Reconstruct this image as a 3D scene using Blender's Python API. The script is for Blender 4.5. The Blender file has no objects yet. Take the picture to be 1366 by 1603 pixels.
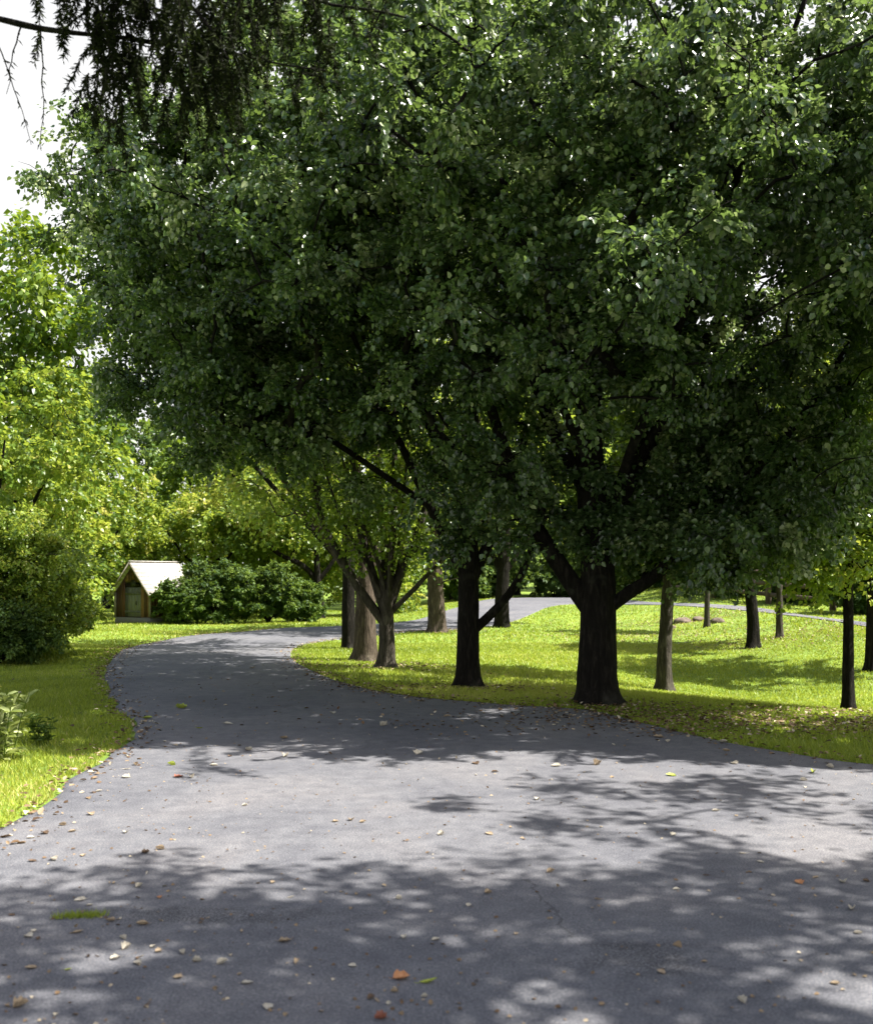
import bpy, math, random
import numpy as np
from mathutils import Vector

R = math.radians
random.seed(7)
rng = np.random.default_rng(11)
scene = bpy.context.scene
COL = scene.collection

# ------------------------------------------------------------------ camera, sky, sun, exposure
F_PX, CX, HY = 1600.0, 683.0, 900.0          # focal length in photo pixels, centre column, horizon row
CAM_Z = 1.6
cam_d = bpy.data.cameras.new('camera')
cam = bpy.data.objects.new('camera', cam_d)
COL.objects.link(cam)
cam.location = (0, 0, CAM_Z)
cam.rotation_euler = (R(90), 0, 0)
cam_d.sensor_fit = 'HORIZONTAL'
cam_d.sensor_width = 36
cam_d.lens = 36 * F_PX / 1366
cam_d.shift_y = (HY - 801.5) / 1366
cam_d.clip_start = 0.05
cam_d.clip_end = 2000
cam_d.dof.use_dof = True
cam_d.dof.focus_distance = 12.5
cam_d.dof.aperture_fstop = 3.2
scene.camera = cam

SUN_EL = R(56)
SUN_AZ = math.atan2(0.995, -0.10)            # from +Y towards +X
world = bpy.data.worlds.new('World')
scene.world = world
world.use_nodes = True
wn = world.node_tree
for n in list(wn.nodes):
    wn.nodes.remove(n)
sky = wn.nodes.new('ShaderNodeTexSky')
sky.sky_type = 'NISHITA'
sky.sun_disc = False
sky.sun_elevation = SUN_EL
sky.sun_rotation = SUN_AZ
sky.dust_density = 3.0
sky.air_density = 1.0
bg = wn.nodes.new('ShaderNodeBackground')
bg.inputs['Strength'].default_value = 0.088
wo = wn.nodes.new('ShaderNodeOutputWorld')
# thin bright haze: whitest low over the horizon, thinning towards the zenith
w_tc = wn.nodes.new('ShaderNodeTexCoord'); w_sx = wn.nodes.new('ShaderNodeSeparateXYZ')
wn.links.new(w_tc.outputs['Generated'], w_sx.inputs[0])
w_mr = wn.nodes.new('ShaderNodeMapRange'); w_mr.interpolation_type = 'SMOOTHSTEP'
w_mr.inputs['From Min'].default_value = .42; w_mr.inputs['From Max'].default_value = .72
w_mr.inputs['To Min'].default_value = .92; w_mr.inputs['To Max'].default_value = .05
wn.links.new(w_sx.outputs[2], w_mr.inputs['Value'])
w_mx = wn.nodes.new('ShaderNodeMix'); w_mx.data_type = 'RGBA'
wn.links.new(w_mr.outputs[0], w_mx.inputs[0]); wn.links.new(sky.outputs[0], w_mx.inputs[6])
w_mx.inputs[7].default_value = (4.3, 4.25, 4.15, 1)
wn.links.new(w_mx.outputs[2], bg.inputs[0])
wn.links.new(bg.outputs[0], wo.inputs[0])

sun_d = bpy.data.lights.new('sun', 'SUN')
sun_d.energy = 5.0
sun_d.angle = R(0.55)
sun_d.color = (1.0, 0.95, 0.86)
sun = bpy.data.objects.new('sun', sun_d)
COL.objects.link(sun)
sv = Vector((math.sin(SUN_AZ) * math.cos(SUN_EL), math.cos(SUN_AZ) * math.cos(SUN_EL), math.sin(SUN_EL)))
sun.rotation_euler = sv.to_track_quat('Z', 'Y').to_euler()
sun.location = (20, 5, 30)

scene.view_settings.view_transform = 'Standard'
scene.view_settings.look = 'None'
scene.view_settings.exposure = 1.62
scene.view_settings.gamma = 1
scene.cycles.use_denoising = True
scene.cycles.max_bounces = 7
scene.cycles.diffuse_bounces = 4
scene.cycles.transmission_bounces = 4
scene.cycles.caustics_reflective = False
scene.cycles.caustics_refractive = False

# ------------------------------------------------------------------ terrain height
def sst(a, b, x):
    t = np.clip((x - a) / (b - a), 0, 1)
    return t * t * (3 - 2 * t)

def H(x, y):
    x = np.asarray(x, float); y = np.asarray(y, float)
    h = 0.60 * sst(28, 42, y) * sst(-4, 3, x)
    h = h + 0.50 * sst(17.5, 25, y) * sst(5.5, 10.5, x)
    h = h - 0.50 * np.exp(-((x - 6.2) / 3.4) ** 2 - ((y - 17.2) / 4.0) ** 2)
    h = h + 1.6 * sst(55, 120, y)
    lawn = sst(-3.2, -5.5, x) * sst(5, 8, y)
    h = h + lawn * 0.03 * (np.sin(x * 1.3 + 1) + np.sin(y * 1.1 + x * .4))
    return h

def hz(x, y):
    return float(H(x, y))

def at(px, py):
    """photo pixel -> point on the ground"""
    dx, dz = (px - CX) / F_PX, -(py - HY) / F_PX
    y, prev = 3.0, 3.0
    while y < 400:
        if CAM_Z + dz * y <= hz(dx * y, y):
            break
        prev = y
        y *= 1.01
    a, b = prev, y
    for _ in range(24):
        m = (a + b) / 2
        if CAM_Z + dz * m <= hz(dx * m, m): b = m
        else: a = m
    return Vector((dx * b, b, hz(dx * b, b)))

# ------------------------------------------------------------------ node helpers / materials
def new_mat(name):
    m = bpy.data.materials.new(name)
    m.use_nodes = True
    nt = m.node_tree
    for n in list(nt.nodes): nt.nodes.remove(n)
    out = nt.nodes.new('ShaderNodeOutputMaterial')
    return m, nt, out

def N(nt, kind, **kw):
    n = nt.nodes.new(kind)
    for k, v in kw.items():
        if k in n.inputs: n.inputs[k].default_value = v
        else: setattr(n, k, v)
    return n

def ramp(nt, stops, fac=None, interp='LINEAR'):
    r = nt.nodes.new('ShaderNodeValToRGB')
    e = r.color_ramp.elements
    r.color_ramp.interpolation = interp
    e[0].position, e[0].color = stops[0][0], (*stops[0][1], 1)
    e[1].position, e[1].color = stops[-1][0], (*stops[-1][1], 1)
    for p, c in stops[1:-1]:
        q = e.new(p); q.color = (*c, 1)
    if fac is not None: nt.links.new(fac, r.inputs[0])
    return r

def noise(nt, scale, detail=3, rough=.5, coord=None, dist=0.0):
    n = nt.nodes.new('ShaderNodeTexNoise')
    n.inputs['Scale'].default_value = scale
    n.inputs['Detail'].default_value = detail
    n.inputs['Roughness'].default_value = rough
    n.inputs['Distortion'].default_value = dist
    if coord is not None: nt.links.new(coord, n.inputs['Vector'])
    return n

def leaf_mat(name, stops, trans=0.35, rough=0.42, tcol=(0.30, 0.42, 0.03), spec=.5, tmul=1.0):
    m, nt, out = new_mat(name)
    a = N(nt, 'ShaderNodeAttribute', attribute_name='var')
    r = ramp(nt, stops, a.outputs['Fac'])
    p = N(nt, 'ShaderNodeBsdfPrincipled', Roughness=rough)
    p.inputs['Specular IOR Level'].default_value = spec
    nt.links.new(r.outputs[0], p.inputs['Base Color'])
    t = nt.nodes.new('ShaderNodeBsdfTranslucent')
    mx = N(nt, 'ShaderNodeMix', data_type='RGBA')
    mx.inputs[0].default_value = 0.55
    nt.links.new(r.outputs[0], mx.inputs[6])
    mx.inputs[7].default_value = (*[c * tmul for c in tcol], 1)
    nt.links.new(mx.outputs[2], t.inputs[0])
    s = nt.nodes.new('ShaderNodeMixShader')
    s.inputs[0].default_value = trans
    nt.links.new(p.outputs[0], s.inputs[1]); nt.links.new(t.outputs[0], s.inputs[2])
    nt.links.new(s.outputs[0], out.inputs[0])
    return m

M = {}
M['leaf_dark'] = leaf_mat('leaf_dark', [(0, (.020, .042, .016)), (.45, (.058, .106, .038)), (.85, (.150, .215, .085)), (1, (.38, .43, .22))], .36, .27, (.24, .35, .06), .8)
M['leaf_mid'] = leaf_mat('leaf_mid', [(0, (.035, .085, .014)), (.5, (.08, .15, .02)), (1, (.18, .25, .03))], .42, .38, (.38, .48, .03))
M['leaf_yellow'] = leaf_mat('leaf_yellow', [(0, (.05, .105, .018)), (.5, (.14, .225, .03)), (.85, (.27, .35, .05)), (1, (.42, .40, .09))], .45, .40, (.56, .64, .07))
M['leaf_shrub'] = leaf_mat('leaf_shrub', [(0, (.030, .065, .016)), (.5, (.07, .13, .028)), (1, (.17, .24, .045))], .32, .58, (.24, .33, .03), .3)
M['leaf_pale'] = leaf_mat('leaf_pale', [(0, (.12, .17, .05)), (.5, (.28, .33, .12)), (1, (.50, .52, .28))], .35, .45, (.40, .46, .10), .3)
M['needle'] = leaf_mat('needle', [(0, (.006, .008, .003)), (.6, (.012, .017, .005)), (1, (.04, .055, .010))], .06, .8, (.1, .15, .02), .08)
M['grass'] = leaf_mat('grass', [(0, (.11, .165, .015)), (.45, (.26, .325, .035)), (.8, (.40, .43, .07)), (1, (.56, .48, .20))], .40, .5, (.52, .60, .05))

def bark_mat(name, c1, c2, c3, scale=1.0, bump=.6, lichen=.12):
    m, nt, out = new_mat(name)
    tc = nt.nodes.new('ShaderNodeTexCoord')
    mp = nt.nodes.new('ShaderNodeMapping')
    mp.inputs['Scale'].default_value = (9 * scale, 9 * scale, 2.0 * scale)
    nt.links.new(tc.outputs['Object'], mp.inputs[0])
    n1 = noise(nt, 2.4, 8, .65, mp.outputs[0], .6)
    n2 = noise(nt, 2.2, 3, .5, tc.outputs['Object'])
    r1 = ramp(nt, [(.28, c1), (.52, c2), (.75, c3)], n1.outputs[0])
    # pale lichen patches
    r2 = ramp(nt, [(.60, (0, 0, 0)), (.70, (1, 1, 1))], n2.outputs[0])
    mx = N(nt, 'ShaderNodeMix', data_type='RGBA')
    ml = N(nt, 'ShaderNodeMath', operation='MULTIPLY'); ml.inputs[1].default_value = lichen
    nt.links.new(r2.outputs[0], ml.inputs[0]); nt.links.new(ml.outputs[0], mx.inputs[0])
    nt.links.new(r1.outputs[0], mx.inputs[6]); mx.inputs[7].default_value = (.24, .25, .19, 1)
    p = N(nt, 'ShaderNodeBsdfPrincipled', Roughness=.95)
    p.inputs['Specular IOR Level'].default_value = .12
    nt.links.new(mx.outputs[2], p.inputs['Base Color'])
    b = N(nt, 'ShaderNodeBump', Strength=bump, Distance=.05)
    nt.links.new(n1.outputs[0], b.inputs['Height']); nt.links.new(b.outputs[0], p.inputs['Normal'])
    nt.links.new(p.outputs[0], out.inputs[0])
    return m
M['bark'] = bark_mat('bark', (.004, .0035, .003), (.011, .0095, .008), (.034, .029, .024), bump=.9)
M['bark_pale'] = bark_mat('bark_pale', (.016, .0135, .011), (.052, .045, .037), (.13, .115, .095))
M['bark_red'] = bark_mat('bark_red', (.022, .017, .013), (.068, .053, .041), (.15, .12, .095))

def simple(name, stops, scale, rough=.85, bump=.2, coord='Object', vec=None, attr=False, detail=6):
    m, nt, out = new_mat(name)
    tc = nt.nodes.new('ShaderNodeTexCoord')
    src = tc.outputs[coord]
    if vec:
        mp = nt.nodes.new('ShaderNodeMapping'); mp.inputs['Scale'].default_value = vec
        nt.links.new(src, mp.inputs[0]); src = mp.outputs[0]
    n1 = noise(nt, scale, detail, .6, src)
    fac = n1.outputs[0]
    if attr:
        a = N(nt, 'ShaderNodeAttribute', attribute_name='var')
        mm = N(nt, 'ShaderNodeMath', operation='MULTIPLY_ADD')
        mm.inputs[1].default_value = .45; nt.links.new(n1.outputs[0], mm.inputs[0])
        m2 = N(nt, 'ShaderNodeMath', operation='MULTIPLY'); m2.inputs[1].default_value = .6
        nt.links.new(a.outputs['Fac'], m2.inputs[0]); nt.links.new(m2.outputs[0], mm.inputs[2])
        fac = mm.outputs[0]
    r = ramp(nt, stops, fac)
    p = N(nt, 'ShaderNodeBsdfPrincipled', Roughness=rough)
    nt.links.new(r.outputs[0], p.inputs['Base Color'])
    if bump:
        b = N(nt, 'ShaderNodeBump', Strength=bump, Distance=.01)
        nt.links.new(n1.outputs[0], b.inputs['Height']); nt.links.new(b.outputs[0], p.inputs['Normal'])
    nt.links.new(p.outputs[0], out.inputs[0])
    return m
M['litter'] = leaf_mat('litter', [(0, (.05, .03, .018)), (.45, (.14, .085, .045)), (.82, (.30, .22, .13)), (1, (.55, .48, .36))], .12, .7, (.3, .2, .1), .3)
M['boards'] = simple('weathered_boards', [(.2, (.028, .017, .012)), (.5, (.12, .052, .034)), (.8, (.25, .14, .095))], 5, .85, .3, vec=(6, 6, 1), attr=True)
M['boards_grey'] = simple('grey_boards', [(.2, (.05, .052, .058)), (.7, (.17, .17, .18))], 5, .85, .3, vec=(6, 6, 1), attr=True)
M['roof'] = simple('pale_shingle', [(.3, (.30, .28, .255)), (.7, (.50, .475, .445))], 9, .8, .3)
M['trim'] = simple('pale_trim', [(.3, (.14, .125, .10)), (.7, (.26, .23, .19))], 9, .8, .2)
M['dark'] = simple('dark_opening', [(.3, (.01, .012, .012)), (.7, (.02, .022, .022))], 9, .6, 0)
M['rail'] = simple('dark_rail', [(.3, (.05, .035, .025)), (.7, (.14, .10, .07))], 6, .9, .3)
M['stone'] = simple('field_stone', [(.3, (.05, .037, .027)), (.7, (.17, .13, .10))], 3, .9, .5)

def asphalt():
    m, nt, out = new_mat('asphalt')
    tc = nt.nodes.new('ShaderNodeTexCoord'); o = tc.outputs['Object']
    fine = noise(nt, 95, 3, .75, o)
    mid = noise(nt, 7, 5, .6, o)
    big = noise(nt, .55, 4, .6, o, .6)
    vor = nt.nodes.new('ShaderNodeTexVoronoi'); vor.inputs['Scale'].default_value = 75
    nt.links.new(o, vor.inputs['Vector'])
    r1 = ramp(nt, [(.30, (.053, .054, .063)), (.5, (.105, .107, .121)), (.70, (.20, .197, .206))], fine.outputs[0])
    rb = ramp(nt, [(.30, (.74, .75, .79)), (.5, (1, 1, 1)), (.66, (1.22, 1.18, 1.13))], big.outputs[0])
    rm = ramp(nt, [(.3, (.80, .80, .82)), (.7, (1.18, 1.18, 1.16))], mid.outputs[0])
    m1 = N(nt, 'ShaderNodeMix', data_type='RGBA', blend_type='MULTIPLY'); m1.inputs[0].default_value = 1
    nt.links.new(r1.outputs[0], m1.inputs[6]); nt.links.new(rb.outputs[0], m1.inputs[7])
    m2 = N(nt, 'ShaderNodeMix', data_type='RGBA', blend_type='MULTIPLY'); m2.inputs[0].default_value = 1
    nt.links.new(m1.outputs[2], m2.inputs[6]); nt.links.new(rm.outputs[0], m2.inputs[7])
    # pale stone chips
    rc = ramp(nt, [(.0, (1, 1, 1)), (.16, (1, 1, 1)), (.22, (0, 0, 0))], vor.outputs['Distance'])
    wn_ = ramp(nt, [(.80, (0, 0, 0)), (.86, (1, 1, 1))], vor.outputs['Color'])
    cm = N(nt, 'ShaderNodeMath', operation='MULTIPLY')
    nt.links.new(rc.outputs[0], cm.inputs[0]); nt.links.new(wn_.outputs[0], cm.inputs[1])
    m3 = N(nt, 'ShaderNodeMix', data_type='RGBA')
    nt.links.new(cm.outputs[0], m3.inputs[0]); nt.links.new(m2.outputs[2], m3.inputs[6]); m3.inputs[7].default_value = (.34, .31, .28, 1)
    # hairline crack running away from the camera and two rough patches
    sx = nt.nodes.new('ShaderNodeSeparateXYZ')
    wob = noise(nt, 6, 4, .7, o)
    nt.links.new(o, sx.inputs[0])
    def math_(op, a, b=None, c=None):
        q = N(nt, 'ShaderNodeMath', operation=op)
        for i, v in enumerate((a, b, c)):
            if v is None: continue
            if isinstance(v, (int, float)): q.inputs[i].default_value = v
            else: nt.links.new(v, q.inputs[i])
        return q.outputs[0]
    X, Y = sx.outputs[0], sx.outputs[1]
    # line from (0.49,5.33) to (0.59,4.57): x = 0.49 + (5.33-y)*0.13
    ln = math_('SUBTRACT', X, math_('MULTIPLY_ADD', math_('SUBTRACT', 5.33, Y), .14, .47))
    ln = math_('ADD', ln, math_('MULTIPLY', math_('SUBTRACT', wob.outputs[0], .5), .16))
    crack = math_('LESS_THAN', math_('ABSOLUTE', ln), .006)
    inn = math_('MULTIPLY', math_('LESS_THAN', Y, 5.3), math_('GREATER_THAN', Y, 4.45))
    crack = math_('MULTIPLY', crack, inn)
    def patch(cx, cy, rx, ry):
        a = math_('POWER', math_('MULTIPLY', math_('SUBTRACT', X, cx), 1 / rx), 2)
        b = math_('POWER', math_('MULTIPLY', math_('SUBTRACT', Y, cy), 1 / ry), 2)
        d = math_('ADD', a, b)
        d = math_('ADD', d, math_('MULTIPLY', math_('SUBTRACT', mid.outputs[0], .5), 3.0))
        return math_('SUBTRACT', 1.0, math_('MINIMUM', math_('MAXIMUM', d, 0), 1))
    pt = math_('MAXIMUM', patch(.85, 4.2, .32, .22), patch(-1.1, 4.73, .75, .16))
    pt = math_('MULTIPLY', pt, math_('GREATER_THAN', .52, fine.outputs[0]))
    dk = math_('MAXIMUM', math_('MULTIPLY', pt, .65), math_('MULTIPLY', crack, .5))
    m4 = N(nt, 'ShaderNodeMix', data_type='RGBA')
    nt.links.new(dk, m4.inputs[0]); nt.links.new(m3.outputs[2], m4.inputs[6]); m4.inputs[7].default_value = (.022, .022, .024, 1)
    p = N(nt, 'ShaderNodeBsdfPrincipled', Roughness=.82)
    p.inputs['Specular IOR Level'].default_value = .35
    nt.links.new(m4.outputs[2], p.inputs['Base Color'])
    b = N(nt, 'ShaderNodeBump', Strength=.55, Distance=.006)
    nt.links.new(fine.outputs[0], b.inputs['Height'])
    b2 = N(nt, 'ShaderNodeBump', Strength=.25, Distance=.03)
    nt.links.new(mid.outputs[0], b2.inputs['Height']); nt.links.new(b.outputs[0], b2.inputs['Normal'])
    nt.links.new(b2.outputs[0], p.inputs['Normal'])
    nt.links.new(p.outputs[0], out.inputs[0])
    return m
M['asphalt'] = asphalt()

def ground_mat():
    m, nt, out = new_mat('lawn_soil_and_turf')
    tc = nt.nodes.new('ShaderNodeTexCoord'); o = tc.outputs['Object']
    n1 = noise(nt, 1.1, 5, .6, o); n2 = noise(nt, 40, 4, .7, o)
    r1 = ramp(nt, [(.3, (.08, .14, .014)), (.55, (.15, .23, .02)), (.75, (.22, .27, .035))], n1.outputs[0])
    r2 = ramp(nt, [(.3, (.55, .55, .5)), (.7, (1.3, 1.3, 1.2))], n2.outputs[0])
    mx = N(nt, 'ShaderNodeMix', data_type='RGBA', blend_type='MULTIPLY'); mx.inputs[0].default_value = 1
    nt.links.new(r1.outputs[0], mx.inputs[6]); nt.links.new(r2.outputs[0], mx.inputs[7])
    p = N(nt, 'ShaderNodeBsdfPrincipled', Roughness=.95)
    nt.links.new(mx.outputs[2], p.inputs['Base Color'])
    b = N(nt, 'ShaderNodeBump', Strength=.6, Distance=.03)
    nt.links.new(n2.outputs[0], b.inputs['Height']); nt.links.new(b.outputs[0], p.inputs['Normal'])
    nt.links.new(p.outputs[0], out.inputs[0])
    return m
M['ground'] = ground_mat()

# ------------------------------------------------------------------ mesh / object helpers
def np_mesh(name, V, F, mat=None, var=None, smooth=False):
    """V (n,3); F (m,k) constant k"""
    me = bpy.data.meshes.new(name)
    V = np.ascontiguousarray(V, np.float32); F = np.ascontiguousarray(F, np.int32)
    m, k = F.shape
    me.vertices.add(len(V)); me.vertices.foreach_set('co', V.ravel())
    me.loops.add(m * k); me.loops.foreach_set('vertex_index', F.ravel())
    me.polygons.add(m)
    me.polygons.foreach_set('loop_start', np.arange(0, m * k, k, dtype=np.int32))
    me.polygons.foreach_set('loop_total', np.full(m, k, np.int32))
    if smooth: me.polygons.foreach_set('use_smooth', np.ones(m, bool))
    if var is not None:
        a = me.attributes.new('var', 'FLOAT', 'POINT')
        a.data.foreach_set('value', np.ascontiguousarray(var, np.float32))
    me.update(calc_edges=True)
    me.validate()
    if mat: me.materials.append(mat)
    return me

def link(name, me, parent=None):
    o = bpy.data.objects.new(name, me); COL.objects.link(o)
    if parent: o.parent = parent
    return o

def tag(o, label=None, cat=None, group=None, kind=None):
    if label: o['label'] = label
    if cat: o['category'] = cat
    if group: o['group'] = group
    if kind: o['kind'] = kind
    return o

def thing(name, loc, label, cat, group=None, rz=0, s=1.0):
    o = bpy.data.objects.new(name, None); COL.objects.link(o)
    o.empty_display_size = .2
    o.location = loc; o.rotation_euler = (0, 0, rz); o.scale = (s, s, s)
    return tag(o, label, cat, group)

def dup(root, loc, label, rz=0, s=1.0, group=None):
    r = root.copy(); COL.objects.link(r)
    r.location = loc; r.rotation_euler = (0, 0, rz); r.scale = (s, s, s) if not hasattr(s, '__len__') else s
    r['label'] = label
    if group: r['group'] = group
    for ch in list(root.children):
        c = ch.copy(); COL.objects.link(c); c.parent = r
        for g in list(ch.children):
            d = g.copy(); COL.objects.link(d); d.parent = c
    return r

class Boxes:
    def __init__(s): s.V, s.F, s.A, s.n = [], [], [], 0
    def quad_prism(s, pts8, var=.5):
        s.V += [tuple(p) for p in pts8]; s.A += [var] * 8
        b = s.n
        s.F += [(b, b+3, b+2, b+1), (b+4, b+5, b+6, b+7), (b, b+1, b+5, b+4), (b+1, b+2, b+6, b+5), (b+2, b+3, b+7, b+6), (b+3, b, b+4, b+7)]
        s.n += 8
    def box(s, x0, x1, y0, y1, z0, z1, var=.5):
        s.quad_prism([(x0,y0,z0),(x1,y0,z0),(x1,y1,z0),(x0,y1,z0),(x0,y0,z1),(x1,y0,z1),(x1,y1,z1),(x0,y1,z1)], var)
    def build(s, name, mat, parent=None):
        me = np_mesh(name, np.array(s.V), np.array(s.F), mat, np.array(s.A))
        return link(name, me, parent)

def tubes(polys, sides=6):
    """polys: list of (points (k,3), radii (k,)) -> V, F (quads), capped by a closing tip radius"""
    VV, FF, n = [], [], 0
    ang = np.linspace(0, 2 * np.pi, sides, endpoint=False)
    ca, sa = np.cos(ang), np.sin(ang)
    for P, rad in polys:
        P = np.asarray(P, float); rad = np.asarray(rad, float)
        k = len(P)
        T = np.gradient(P, axis=0)
        T /= np.linalg.norm(T, axis=1)[:, None] + 1e-9
        ref = np.array([1.0, 0, 0]) if abs(T[0, 0]) < .8 else np.array([0, 1.0, 0])
        U = np.cross(T, ref); U /= np.linalg.norm(U, axis=1)[:, None] + 1e-9
        W = np.cross(T, U)
        ring = P[:, None, :] + rad[:, None, None] * (ca[None, :, None] * U[:, None, :] + sa[None, :, None] * W[:, None, :])
        VV.append(ring.reshape(-1, 3))
        i = np.arange(k - 1)[:, None] * sides; j = np.arange(sides)[None, :]; j2 = (j + 1) % sides
        FF.append(np.stack([i + j, i + j2, i + sides + j2, i + sides + j], -1).reshape(-1, 4) + n)
        n += k * sides
    return np.concatenate(VV), np.concatenate(FF)

def leaves_mesh(name, P, D, Nn, size, mat, width=.4, hi=True, var=None):
    n = len(P)
    D = D / (np.linalg.norm(D, axis=1)[:, None] + 1e-9)
    S = np.cross(Nn, D); S /= np.linalg.norm(S, axis=1)[:, None] + 1e-9
    Nn = np.cross(D, S)
    s = size[:, None]
    if var is None: var = rng.beta(2, 2.2, n)
    if hi:
        c = [(0, 0, 0), (.28, width, .10), (.72, width * .72, .06), (1, 0, -.16), (.72, -width * .72, .06), (.28, -width, .10)]
        k, F = 6, np.array([(0, 1, 2, 3), (0, 3, 4, 5)])
    else:
        c = [(0, 0, 0), (.42, width, .1), (1, 0, -.1), (.42, -width, .1)]
        k, F = 4, np.array([(0, 1, 2), (0, 2, 3)])
    V = np.stack([P + D * s * a + S * s * b + Nn * s * z for a, b, z in c], 1).reshape(-1, 3)
    FF = (F[None] + (np.arange(n) * k)[:, None, None]).reshape(-1, F.shape[1])
    return np_mesh(name, V, FF, mat, np.repeat(var, k))

def unit(n):
    v = rng.normal(size=(n, 3)); return v / np.linalg.norm(v, axis=1)[:, None]

def noise3(P, freq, seed):
    """cheap smooth pseudo noise in about -1..1"""
    r = np.random.default_rng(seed); o = np.zeros(len(P))
    for _ in range(6):
        k = r.normal(size=3) * freq; o += np.sin(P @ k + r.uniform(0, 6.28))
    return o / 3.0

def spline(pts, step=.25):
    P = np.array(pts, float)
    if len(P) < 3:
        n = max(2, int(np.linalg.norm(P[-1] - P[0]) / step)); t = np.linspace(0, 1, n)[:, None]
        return P[0] + (P[-1] - P[0]) * t
    Q = np.vstack([2 * P[0] - P[1], P, 2 * P[-1] - P[-2]]); out = []
    for i in range(1, len(Q) - 2):
        p0, p1, p2, p3 = Q[i-1:i+3]
        n = max(2, int(np.linalg.norm(p2 - p1) / step))
        for t in np.linspace(0, 1, n, endpoint=False):
            out.append(.5 * ((2*p1) + (-p0+p2)*t + (2*p0-5*p1+4*p2-p3)*t*t + (-p0+3*p1-3*p2+p3)*t**3))
    out.append(P[-1])
    return np.array(out)

def build_tree(name, loc, label, cat, limbs, blobs, n_clusters, leaves_per, leaf_size, leaf, bark='bark', group=None,
               cluster_r=.42, twigs=5, hi=False, gap=.25, droop=.35, min_attach=1.0, seed=1, flare=1.5, width=.4, lw=1.0, tips=True):
    """limbs: list of (points, r0, r1), first = trunk; blobs: (cx,cy,cz,rx,ry,rz,weight) crown masses, in metres from the tree's foot"""
    global rng
    rng = np.random.default_rng(seed)
    root = thing(name, loc, label, cat, group)
    # --- trunk and main limbs
    polys, nodes, rad = [], [], []
    for li, (pts, r0, r1) in enumerate(limbs):
        P = spline(pts, .06 if li == 0 else .22); k = len(P)
        t = np.linspace(0, 1, k)
        wob = np.cumsum(rng.normal(size=(k, 3)) * (.0035 if li == 0 else .006), 0); wob[:, 2] = 0
        P = P + (wob - wob[0]) * (li > 0 or 0.5)
        rr = r0 + (r1 - r0) * t ** .9
        if li == 0:
            z = P[:, 2] - 0
            rr = rr * (1 + (flare - 1) * np.exp(-np.clip(z, 0, 9) / .085))
        polys.append((P, rr, li)); nodes.append(P); rad.append(rr)
    V, F = [], []; n0 = 0
    for P, rr, li in polys:
        sides = 20 if li == 0 else 9
        v, f = tubes([(P, rr)], sides)
        # irregular, lobed cross-section
        idx = np.arange(len(v)); cen = P[idx // sides]; a = (idx % sides) / sides * 2 * np.pi
        amp = (.05 + (.22 * np.exp(-np.clip(v[:, 2], 0, 9) / .16) if li == 0 else 0)) * (flare > 1)
        mod = 1 + amp * (np.sin(3 * a + seed) * .6 + np.sin(5 * a + seed * 2 + v[:, 2] * 1.5) * .5) + .03 * noise3(v, 4, seed)
        v = cen + (v - cen) * mod[:, None]
        V.append(v); F.append(f + n0); n0 += len(v)
    # --- cluster centres in the crown masses
    B = np.array(blobs, float); w = B[:, 6] / B[:, 6].sum()
    C = []
    while sum(len(c) for c in C) < n_clusters:
        m = n_clusters * 3
        bi = rng.choice(len(B), m, p=w)
        u = unit(m) * (rng.uniform(0, 1, m) ** .45)[:, None]
        p = B[bi, :3] + u * B[bi, 3:6]
        keep = noise3(p, 1.1, seed + 5) > -1 + gap * 2 * .55
        keep &= (rng.uniform(size=m) < .9)
        C.append(p[keep])
    C = np.vstack(C)[:n_clusters]
    anc = limbs[0][0][-1]
    axis = np.array([anc[0], anc[1]])
    order = np.argsort(np.linalg.norm(C - np.array([axis[0], axis[1], min_attach + 1.5]), axis=1))
    C = C[order]
    NP = np.vstack([n[n[:, 2] > min_attach] for n in nodes if (n[:, 2] > min_attach).any()])
    tot = len(NP) + n_clusters * 5
    buf = np.zeros((tot, 3)); buf[:len(NP)] = NP; cnt = len(NP)
    par = np.full(tot, -1); load = np.zeros(tot)
    chains = []
    for c in C:
        d = c - buf[:cnt]; L = np.linalg.norm(d, axis=1) + 1e-6
        cost = L * (1 + .9 * np.clip(-d[:, 2] / L + .1, 0, 1))
        i = int(np.argmin(cost)); a = buf[i]
        k = 4
        t = (np.arange(1, k + 1) / k)[:, None]
        mid = a + (c - a) * t
        mid[:, 2] += np.sin(t[:, 0] * np.pi) * L[i] * .10
        mid[:-1] += rng.normal(size=(k - 1, 3)) * L[i] * .05
        ids = np.arange(cnt, cnt + k)
        buf[cnt:cnt + k] = mid; par[ids[0]] = i; par[ids[1:]] = ids[:-1]
        chains.append((i, ids)); cnt += k
    load[:] = 0
    for i, ids in chains: load[ids[-1]] += 1
    for j in range(cnt - 1, -1, -1):
        if par[j] >= 0: load[par[j]] += load[j]
    rd = .0075 * lw * np.maximum(load, 1) ** .43
    pl = []
    for i, ids in chains:
        P = np.vstack([buf[i], buf[ids]])
        r_ = np.concatenate([[rd[ids[0]]], rd[ids]]); r_[-1] *= .6
        pl.append((P, r_))
    if pl:
        v, f = tubes(pl, 5)
        if twigs and tips:
            tw = []
            for c in C:
                for _ in range(2):
                    u = unit(1)[0]; u[2] = abs(u[2]) * .4 - .1
                    tw.append((np.array([c, c + u * cluster_r * .6, c + u * cluster_r * 1.1 - np.array([0, 0, .05])]), np.array([.005, .004, .002]) * lw))
            v2, f2 = tubes(tw, 3)
            v, f = np.vstack([v, v2]), np.vstack([f, f2 + len(v)])
        V.append(v); F.append(f + n0)
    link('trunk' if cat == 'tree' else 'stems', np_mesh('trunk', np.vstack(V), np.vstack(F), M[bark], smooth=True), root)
    # --- leaves along twigs
    nc = len(C)
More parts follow.
